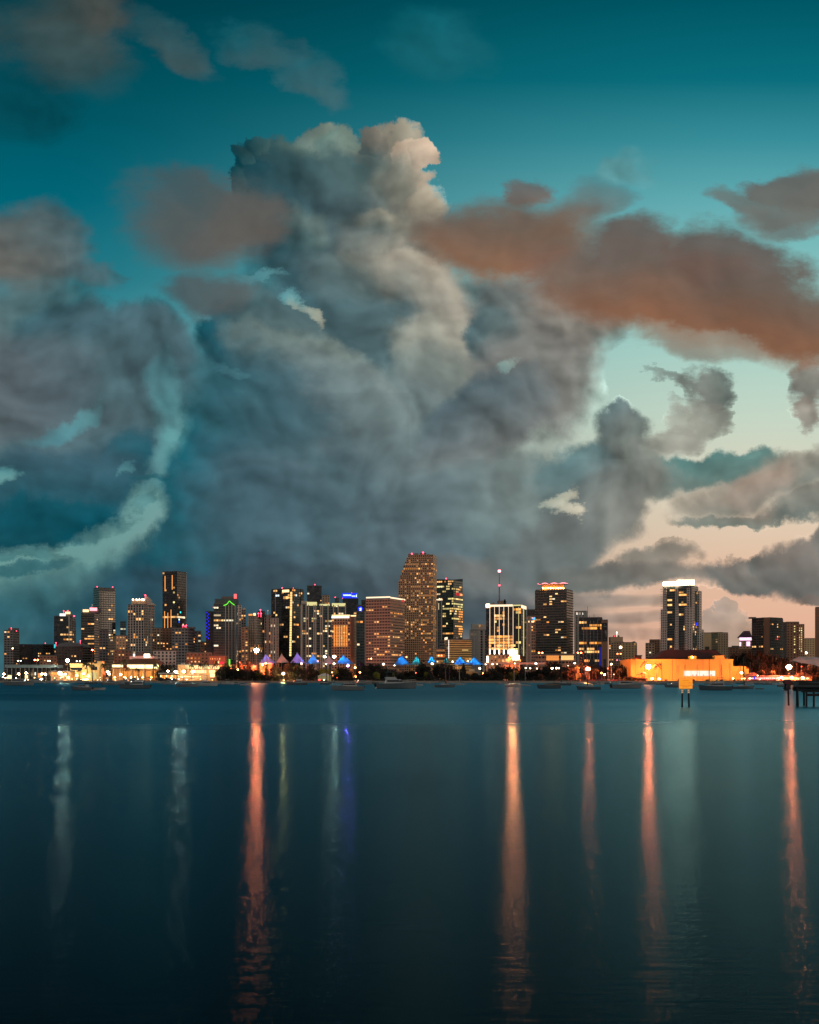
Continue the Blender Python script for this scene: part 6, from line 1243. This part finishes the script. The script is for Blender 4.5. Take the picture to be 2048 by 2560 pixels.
def proto_cruiser(hm, cover=None, fly=True):
    P = []
    P.append(('hull', hull(12, 3.8, 1.5, .8).mesh('hull', hm), [])); b = loft(((-3.4, 2.2), (-3.0, 1.2)), 1.5, 1.3, 1.45, 2.7)
    w = MB()
    for s in (-1, 1): w.poly([(-2.9, s * 1.47, 1.95), (1.75, s * 1.44, 1.95), (1.35, s * 1.38, 2.5), (-2.8, s * 1.38, 2.5)], [(0, 1, 2, 3)])
    w.poly([(2.02, -1.3, 1.8), (2.02, 1.3, 1.8), (1.4, 1.2, 2.6), (1.4, -1.2, 2.6)], [(0, 1, 2, 3)])
    P.append(('cabin', b.mesh('cabin', M_HULLW), [('window', w.mesh('window', M_WIN))]))
    if fly:
        P.append(('flybridge', loft(((-3.2, 0), (-3.4, -.3)), 1.35, 1.2, 2.72, 3.35).mesh('flybridge', M_HULLW), [('windscreen', loft(((-.5, .1), (-.9, -.7)), 1.1, 1.0, 3.36, 3.85).mesh('windscreen', M_WIN))]))
        b = MB()
        for x in (-2.8, -.8):
            for s in (-1, 1): b.tube((x, s * 1.1, 3.3), (x - .1, s * 1.1, 4.7), .05, n=4)
        b.box(-3.3, -.4, -1.3, 1.3, 4.7, 4.8); P.append(('hardtop', b.mesh('hardtop', cover or M_CANV), []))
        b = MB(); b.tube((-2.4, 0, 4.8), (-2.6, 0, 6.6), .05, n=4); b.tube((-1.6, 1, 4.8), (-2.2, 1, 8.4), .03, n=4); P.append(('aerial', b.mesh('aerial', M_MAST), []))
    b = MB(); rail(b, 12, 3.6, 1.6); P.append(('bow_rail', b.mesh('bow_rail', M_MAST), []))
    b = MB(); b.tube((-5.9, -.5, .4), (-6.3, -.5, 1.5), .28, n=6); b.tube((-5.9, .5, .4), (-6.3, .5, 1.5), .28, n=6); P.append(('outboard', b.mesh('outboard', M_DARK), []))
    return P
def proto_sail(hm, mast=14.0, lean=0.0):
    P = [('hull', hull(11, 3.2, 1.3, .6, stern=.7).mesh('hull', hm), [])]
    w = MB()
    for s in (-1, 1):
        for x in (-1.4, -.2, 1.0): w.poly([(x, s * 1.02, 1.55), (x + .7, s * 1.0, 1.55), (x + .7, s * .97, 1.8), (x, s * .97, 1.8)], [(0, 1, 2, 3)])
    P.append(('cabin', loft(((-2.0, 2.4), (-1.8, 1.7)), 1.05, .95, 1.35, 1.95).mesh('cabin', M_HULLW), [('window', w.mesh('window', M_WIN))]))
    b = MB(); b.tube((.6, 0, 1.9), (.6 - lean, 0, mast), .32, .24, 6); b.tube((.4 - lean * .6, -.9, mast * .62), (.4 - lean * .6, .9, mast * .62), .05, n=4); r_ = MB()
    for q in ((5.3, 0, 2.1), (-5.3, 0, 1.4)): r_.tube(q, (.6 - lean, 0, mast - .2), .07, n=3)
    for s in (-1, 1): r_.tube((.4, s * 1.5, 1.4), (.4 - lean * .6, s * .9, mast * .62), .07, n=3); r_.tube((.4 - lean * .6, s * .9, mast * .62), (.6 - lean, 0, mast - .3), .07, n=3)
    P.append(('mast', b.mesh('mast', M_DARK if lean else M_MAST), [('rigging', r_.mesh('rigging', M_DARK))]))
    b = MB(); b.tube((.5, 0, 2.9), (-3.8, 0, 2.75), .09, n=6); b.tube((.3, 0, 3.05), (-3.7, 0, 2.9), .2, .13, 8); P.append(('boom', b.mesh('boom', M_CANV), []))
    b = MB(); rail(b, 11, 3.0, 1.35); P.append(('bow_rail', b.mesh('bow_rail', M_MAST), []))
    return P
def proto_open(hm, cover=None):
    P = [('hull', hull(8, 2.6, 1.05, .6).mesh('hull', hm), [])]
    if cover: 
        b = MB(); n = 9; vs = []
        for i in range(n):
            f = i / (n - 1); x = -3.7 + 7.0 * f; w = 1.2 * (1 - max(0, (f - .5) / .5) ** 2 * .9); z = 1.05 + .6 * math.sin(math.pi * min(1, f * 1.15 + .06)) ** .8 + .25 * f; vs += [(x, -w, 1.1 + .3 * max(0, f - .3)), (x, -w * .5, z), (x, w * .5, z), (x, w, 1.1 + .3 * max(0, f - .3))]
        b.poly(vs, [(i * 4 + j, i * 4 + 1 + j, i * 4 + 5 + j, i * 4 + 4 + j) for i in range(n - 1) for j in range(3)]); P.append(('canvas_cover', b.mesh('canvas_cover', cover), []))
    else:
        P.append(('console', loft(((-.6, .5), (-.5, .2)), .5, .45, 1.0, 2.0).mesh('console', M_HULLW), [('windscreen', loft(((.1, .45), (-.1, .1)), .48, .4, 2.0, 2.5).mesh('windscreen', M_WIN))]))
        b = MB()
        for x in (-.9, .7):
            for s in (-1, 1): b.tube((x, s * .75, 1.0), (x, s * .7, 2.9), .04, n=4)
        b.box(-1.3, 1.1, -.95, .95, 2.9, 3.0); P.append(('canopy', b.mesh('canopy', M_HULLW), []))
        b = MB(); b.tube((-4.1, 0, .2), (-4.3, 0, 1.5), .24, n=6); P.append(('outboard', b.mesh('outboard', M_DARK), []))
    return P
def proto_dinghy(hm):
    b = MB(); b.box(-.9, -.6, -.55, .55, .35, .45); b.box(.3, .6, -.5, .5, .38, .48)
    return [('hull', hull(3.4, 1.5, .5, .2).mesh('hull', hm), []), ('seat', b.mesh('seat', M_TEAK), [])]
PR = {'cw': (12, proto_cruiser(M_HULLW), 'white motor cruiser'), 'cd': (12, proto_cruiser(M_HULLD), 'dark motor cruiser'), 'cg': (12, proto_cruiser(M_HULLG, fly=False), 'low grey cabin cruiser'),
      'sw': (11, proto_sail(M_HULLW, 14), 'white sailboat'), 'sd': (11, proto_sail(M_HULLD, 16, .5), 'dark sailboat'), 'ow': (8, proto_open(M_HULLW), 'open white motorboat'), 'oc': (8, proto_open(M_HULLD, M_CANVB), 'canvas covered dark boat'), 'ot': (8, proto_open(M_HULLW, M_CANV), 'teal canvas covered boat'), 'di': (3.4, proto_dinghy(M_HULLG), 'tiny dinghy')}
CATN = {'c': 'motor cruiser', 's': 'sailboat', 'o': 'motorboat', 'd': 'dinghy'}
NMN = {'c': 'motor_cruiser', 's': 'sailboat', 'o': 'motorboat', 'd': 'dinghy'}
def boat(x0, x1, y, kind, face=1, tall=None, lights=0):
    D = HC * F / (y - HZ); D = min(D, 990); L0, P, adj = PR[kind]; w = (x1 - x0) * D / F; x = (x0 + x1) / 2; p = at(x, y, D); r = random.Random(int(x0 * 7 + y)); yaw = r.uniform(-.3, .3)
    t = thing(NMN[kind[0]], (p.x, p.y, 0), None, CATN[kind[0]], 'boats moored off the far shore', rz=yaw + (0 if face > 0 else math.pi)); s = w / L0 / max(.8, math.cos(yaw)); t.scale = (s, min(1.3, s), s if tall is None else tall)
    later(t, x, adj, 'afloat before'); 
    for n, me, sub in P:
        c = child(n, me, t)
        if n == 'mast': H_ = r.uniform(13, 18.5) if D > 700 else r.uniform(12, 14); c.scale = (1, 1, H_ / (15 * t.scale[2]))
        for n2, m2 in sub: child(n2, m2, c)
    if lights:
        for i in range(lights): q = MB(); q.ball((r.uniform(-3, 3), r.uniform(-.5, .5), r.uniform(1.8, 3.2)), .22, 6, 4); q.build('cabin_light', bpy.data.materials.get('boat lantern') or em('boat lantern', (.9, 1, .9), 4), t)
    return t
BOATS = [(14, 86, 1713.5, 'cg', 1), (68, 112, 1706.5, 'cw', -1), (118, 160, 1704.5, 'ow', 1), (133, 147, 1709.5, 'oc', 1), (176, 234, 1725.5, 'cg', -1), (228, 264, 1725, 'ot', 1), (164, 182, 1705, 'ow', 1), (186, 222, 1706.5, 'cw', 1), (212, 246, 1710, 'sd', 1), (240, 262, 1706, 'sw', -1), (256, 302, 1712, 'cg', 1), (262, 280, 1705, 'sw', 1), (284, 304, 1705.5, 'ow', 1), (290, 330, 1709.5, 'cw', -1), (314, 364, 1711.5, 'cd', 1), (299, 374, 1721.5, 'cd', -1),
         (350, 372, 1706, 'sw', 1), (366, 388, 1704.5, 'ow', -1), (386, 402, 1704.5, 'ow', 1), (402, 436, 1711, 'cw', -1), (425, 446, 1707, 'ow', 1), (442, 497, 1717, 'cg', 1), (452, 474, 1708, 'ow', -1), (494, 545, 1715, 'cw', 1), (500, 522, 1706.5, 'sw', 1), (540, 560, 1710, 'ow', -1), (554, 586, 1711, 'ow', 1), (574, 598, 1710.5, 'ot', -1), (600, 628, 1714, 'ow', 1), (579, 590, 1709, 'sd', 1), (612, 626, 1707, 'sd', 1), (634, 660, 1707, 'di', 1), (652, 676, 1707.5, 'oc', 1), (700, 716, 1707, 'di', 1),
         (716, 766, 1712.5, 'cd', -1), (744, 764, 1708, 'cw', 1), (800, 830, 1711, 'sd', 1), (828, 908, 1726, 'cg', -1), (812, 838, 1706.5, 'sd', -1), (876, 900, 1708, 'ow', 1), (884, 930, 1711.5, 'cg', 1), (921, 948, 1710, 'oc', 1), (940, 1042, 1721.5, 'cd', 1), (1008, 1030, 1708, 'ow', 1), (1034, 1058, 1714.5, 'ow', 1), (1064, 1080, 1709, 'ow', -1), (1086, 1139, 1718.5, 'sd', 1), (1137, 1164, 1712.5, 'sw', -1),
         (1116, 1130, 1709, 'sd', 1), (1240, 1256, 1710.5, 'ow', 1), (1256, 1272, 1710, 'ow', -1), (1262, 1304, 1717.5, 'sw', 1), (1282, 1300, 1714, 'ot', 1), (1302, 1328, 1715.5, 'sw', -1), (1342, 1402, 1721.5, 'oc', -1), (1384, 1428, 1713.5, 'sd', -1), (1420, 1442, 1710.5, 'ow', 1), (1436, 1452, 1713, 'ow', -1), (1442, 1502, 1724, 'sd', -1), (1484, 1512, 1712, 'cw', 1), (1508, 1532, 1710, 'cg', 1), (1527, 1606, 1721, 'cg', 1), (1590, 1612, 1712, 'ow', 1), (1610, 1640, 1711, 'cg', 1),
         (1640, 1668, 1711.5, 'sd', 1), (1662, 1708, 1718.5, 'cg', -1), (1672, 1690, 1708, 'sd', 1), (1684, 1704, 1708.5, 'sw', 1), (1704, 1722, 1709, 'sd', -1), (1728, 1750, 1718, 'ow', -1), (1732, 1752, 1709, 'sw', 1), (1748, 1828, 1725.5, 'cd', -1), (1762, 1784, 1711, 'sd', 1), (1796, 1812, 1710, 'sd', 1), (1812, 1836, 1711.5, 'sw', 1), (1830, 1886, 1722.5, 'sd', 1), (1842, 1862, 1709.5, 'sd', -1), (1866, 1884, 1710, 'sw', 1), (1890, 1911, 1723.5, 'di', 1), (1886, 1908, 1711, 'sd', 1), (1908, 1930, 1712, 'cg', 1), (1930, 1948, 1712.5, 'ow', 1), (1944, 1976, 1717, 'cd', 1), (1958, 1974, 1711, 'ow', 1)]
for i, a in enumerate(BOATS): boat(*a, lights=(2 if i % 5 == 0 and a[3][0] == 'c' else 0))
b = MB(); b.ball((0, 0, .25), .5, 10, 6); b.tube((0, 0, .6), (0, 0, 1.0), .06)
p = at(157, 1723, 480); t = thing('mooring_buoy', (p.x, p.y, 0), 'small pale mooring buoy floating alone on the water at the far left', 'buoy'); b.build('float', M_HULLW, t)

# ------------------------------------------------------------------ notice board on two piles
D = 197.0; k = D / F; x0 = 1714; X = lambda x: (x - x0) * k; Z = lambda y: zat(y, D)
t = thing('notice_board', ((x0 - CX) * k, D, 0), 'orange notice board with unreadable dark lettering on two leaning piles in the water', 'sign')
m, nt, o = newmat('orange board with painted glow'); pb = nt.nodes.new('ShaderNodeBsdfPrincipled'); nt.links.new(pb.outputs[0], o.inputs[0]); pb.inputs['Base Color'].default_value = (1, .30, .02, 1); pb.inputs['Roughness'].default_value = .5; pb.inputs['Emission Color'].default_value = (1, .34, .02, 1); pb.inputs['Emission Strength'].default_value = .75; M_BOARD = m  # board emits evenly, standing in for lamp light that falls on it
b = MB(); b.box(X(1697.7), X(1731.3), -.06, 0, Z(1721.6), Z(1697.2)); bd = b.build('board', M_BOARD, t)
b = MB(); r = random.Random(2)
for row, (y, a0, a1) in enumerate(((1701, 1706, 1723), (1706.5, 1702, 1727), (1712.5, 1700, 1729), (1716.5, 1706, 1722))):
    x = a0
    while x < a1:
        w = r.uniform(.5, 1.1)
        if r.random() < .86: b.box(X(x), X(x + w), -.075, -.062, Z(y + 1.3), Z(y))
        x += w + .35
b.build('lettering', mat('faded brown lettering', (190, 84, 20)), bd)
b = MB(); b.box(X(1697.2), X(1731.8), .002, .08, Z(1722), Z(1696.8)); b.build('backing_frame', M_POST, t)
for xt, xb in ((1707.2, 1706.2), (1721.4, 1724.6)):
    b = MB(); q0, q1 = Vector((X(xb), .25, -1.5)), Vector((X(xt), .25, Z(1697))); b.tube(q0, q1, .155, .135, 10); po = b.build('pile', M_POST, t)
    for y in (1725.4, 1730.6):
        f = (Z(y) + 1.5) / (Z(1697) + 1.5); c = q0 + (q1 - q0) * f; b = MB(); b.tube(c - Vector((0, 0, .1)), c + Vector((0, 0, .1)), .165, n=12); rb = b.build('reflective_band', bpy.data.materials.get('pale band with painted glow') or em('pale band with painted glow', (1, .62, .36), .6), po)  # bands glow evenly, the light they would return put in as emission
# ------------------------------------------------------------------ boat on a lift at the right edge
D = 203.0; k = D / F; x0 = 2020; X = lambda x: (x - x0) * k; Z = lambda y: zat(y, D)
t = thing('boat_lift', ((x0 - CX) * k, D, 0), 'dark timber boat lift standing on piles at the right edge of the water', 'boat lift')
for x, yt, dx in ((1993.5, 1716, 2.6), (2016.5, 1728, 0), (2034.5, 1727, .5), (2060, 1716, 0), (2084, 1716, 0)):
    for dy in (0, 5):
        b = MB(); b.tube((X(x + dx), dy, -1.5), (X(x), dy, Z(yt)), .17, n=8); b.build('pile', M_POST, t)
b = MB(); b.box(X(2018.5), X(2100), -.1, .1, Z(1740.5), Z(1734)); b.build('crossbeam', M_POST, t)
b = MB(); b.box(X(1992), X(2100), -.25, 5.25, Z(1718.5), Z(1716.5)); b.box(X(2004), X(2100), -.15, .15, Z(1731), Z(1727.5)); b.build('cradle_beam', M_POST, t)
t = thing('lifted_motorboat', ((x0 - CX) * k, D + 2.5, 0), 'dark motorboat with red outboard engines raised on the timber boat lift', 'motorboat')
h = hull(12, 3.0, 1.3, .6); hb = h.build('hull', M_HULLD, t, (X(1991) + 6, 0, Z(1719.5))); hb.scale = (1, 1, .8)
b = MB(); b.poly([(X(2002), -1.0, Z(1728.5)), (X(2100), -1.0, Z(1728.5)), (X(2100), 1.0, Z(1728.5)), (X(2002), 1.0, Z(1728.5)), (X(1992), -1.3, Z(1719)), (X(2100), -1.3, Z(1719)), (X(2100), 1.3, Z(1719)), (X(1992), 1.3, Z(1719))], [(0, 3, 2, 1), (0, 1, 5, 4), (1, 2, 6, 5), (2, 3, 7, 6), (3, 0, 4, 7), (4, 5, 6, 7)]); b.build('keel', M_HULLD, t)
b = MB(); b.box(X(1996), X(2100), -1.45, 1.45, Z(1703.5), Z(1700.8)); b.box(X(2004), X(2100), -1.4, 1.4, Z(1712), Z(1703.4)); b.build('canvas_cover', mat('dark green canvas', (24, 30, 28), .85), t)
for dy in (-.75, .25):
    b = MB(); b.poly([(X(1971), dy - .28, Z(1709)), (X(1986), dy - .28, Z(1711.5)), (X(1988), dy - .28, Z(1703)), (X(1984), dy - .28, Z(1698.5)), (X(1972), dy - .28, Z(1699)), (X(1969.5), dy - .28, Z(1703)),
        (X(1971), dy + .28, Z(1709)), (X(1986), dy + .28, Z(1711.5)), (X(1988), dy + .28, Z(1703)), (X(1984), dy + .28, Z(1698.5)), (X(1972), dy + .28, Z(1699)), (X(1969.5), dy + .28, Z(1703))],
        [(0, 1, 2, 3, 4, 5), (11, 10, 9, 8, 7, 6)] + [((i + 1) % 6, i, i + 6, (i + 1) % 6 + 6) for i in range(6)])
    e = b.build('outboard', mat('dark red cowling', (88, 20, 24), .35) if dy < 0 else bpy.data.materials['dark red cowling'], t)
    b = MB(); b.prism([(X(1974), dy - .12), (X(1984), dy - .12), (X(1984), dy + .12), (X(1974), dy + .12)], Z(1722), Z(1709.5)); b.poly([(X(1973), dy - .08, Z(1723)), (X(1986), dy - .08, Z(1721)), (X(1986), dy + .08, Z(1721)), (X(1973), dy + .08, Z(1723)), (X(1978), dy, Z(1729))], [(0, 1, 4), (1, 2, 4), (2, 3, 4), (3, 0, 4)])
    for a in range(3): an = a * 2.09 + .3; b.tube((X(1974), dy, Z(1722.5)), (X(1974) - .1, dy + math.cos(an) * .3, Z(1722.5) + math.sin(an) * .38), .07, .1, 5)
    b.tube((X(1984), dy, Z(1712)), (X(1992), 0, Z(1710)), .12, n=5); b.build('drive_leg', M_DARK, e)
settle_labels()
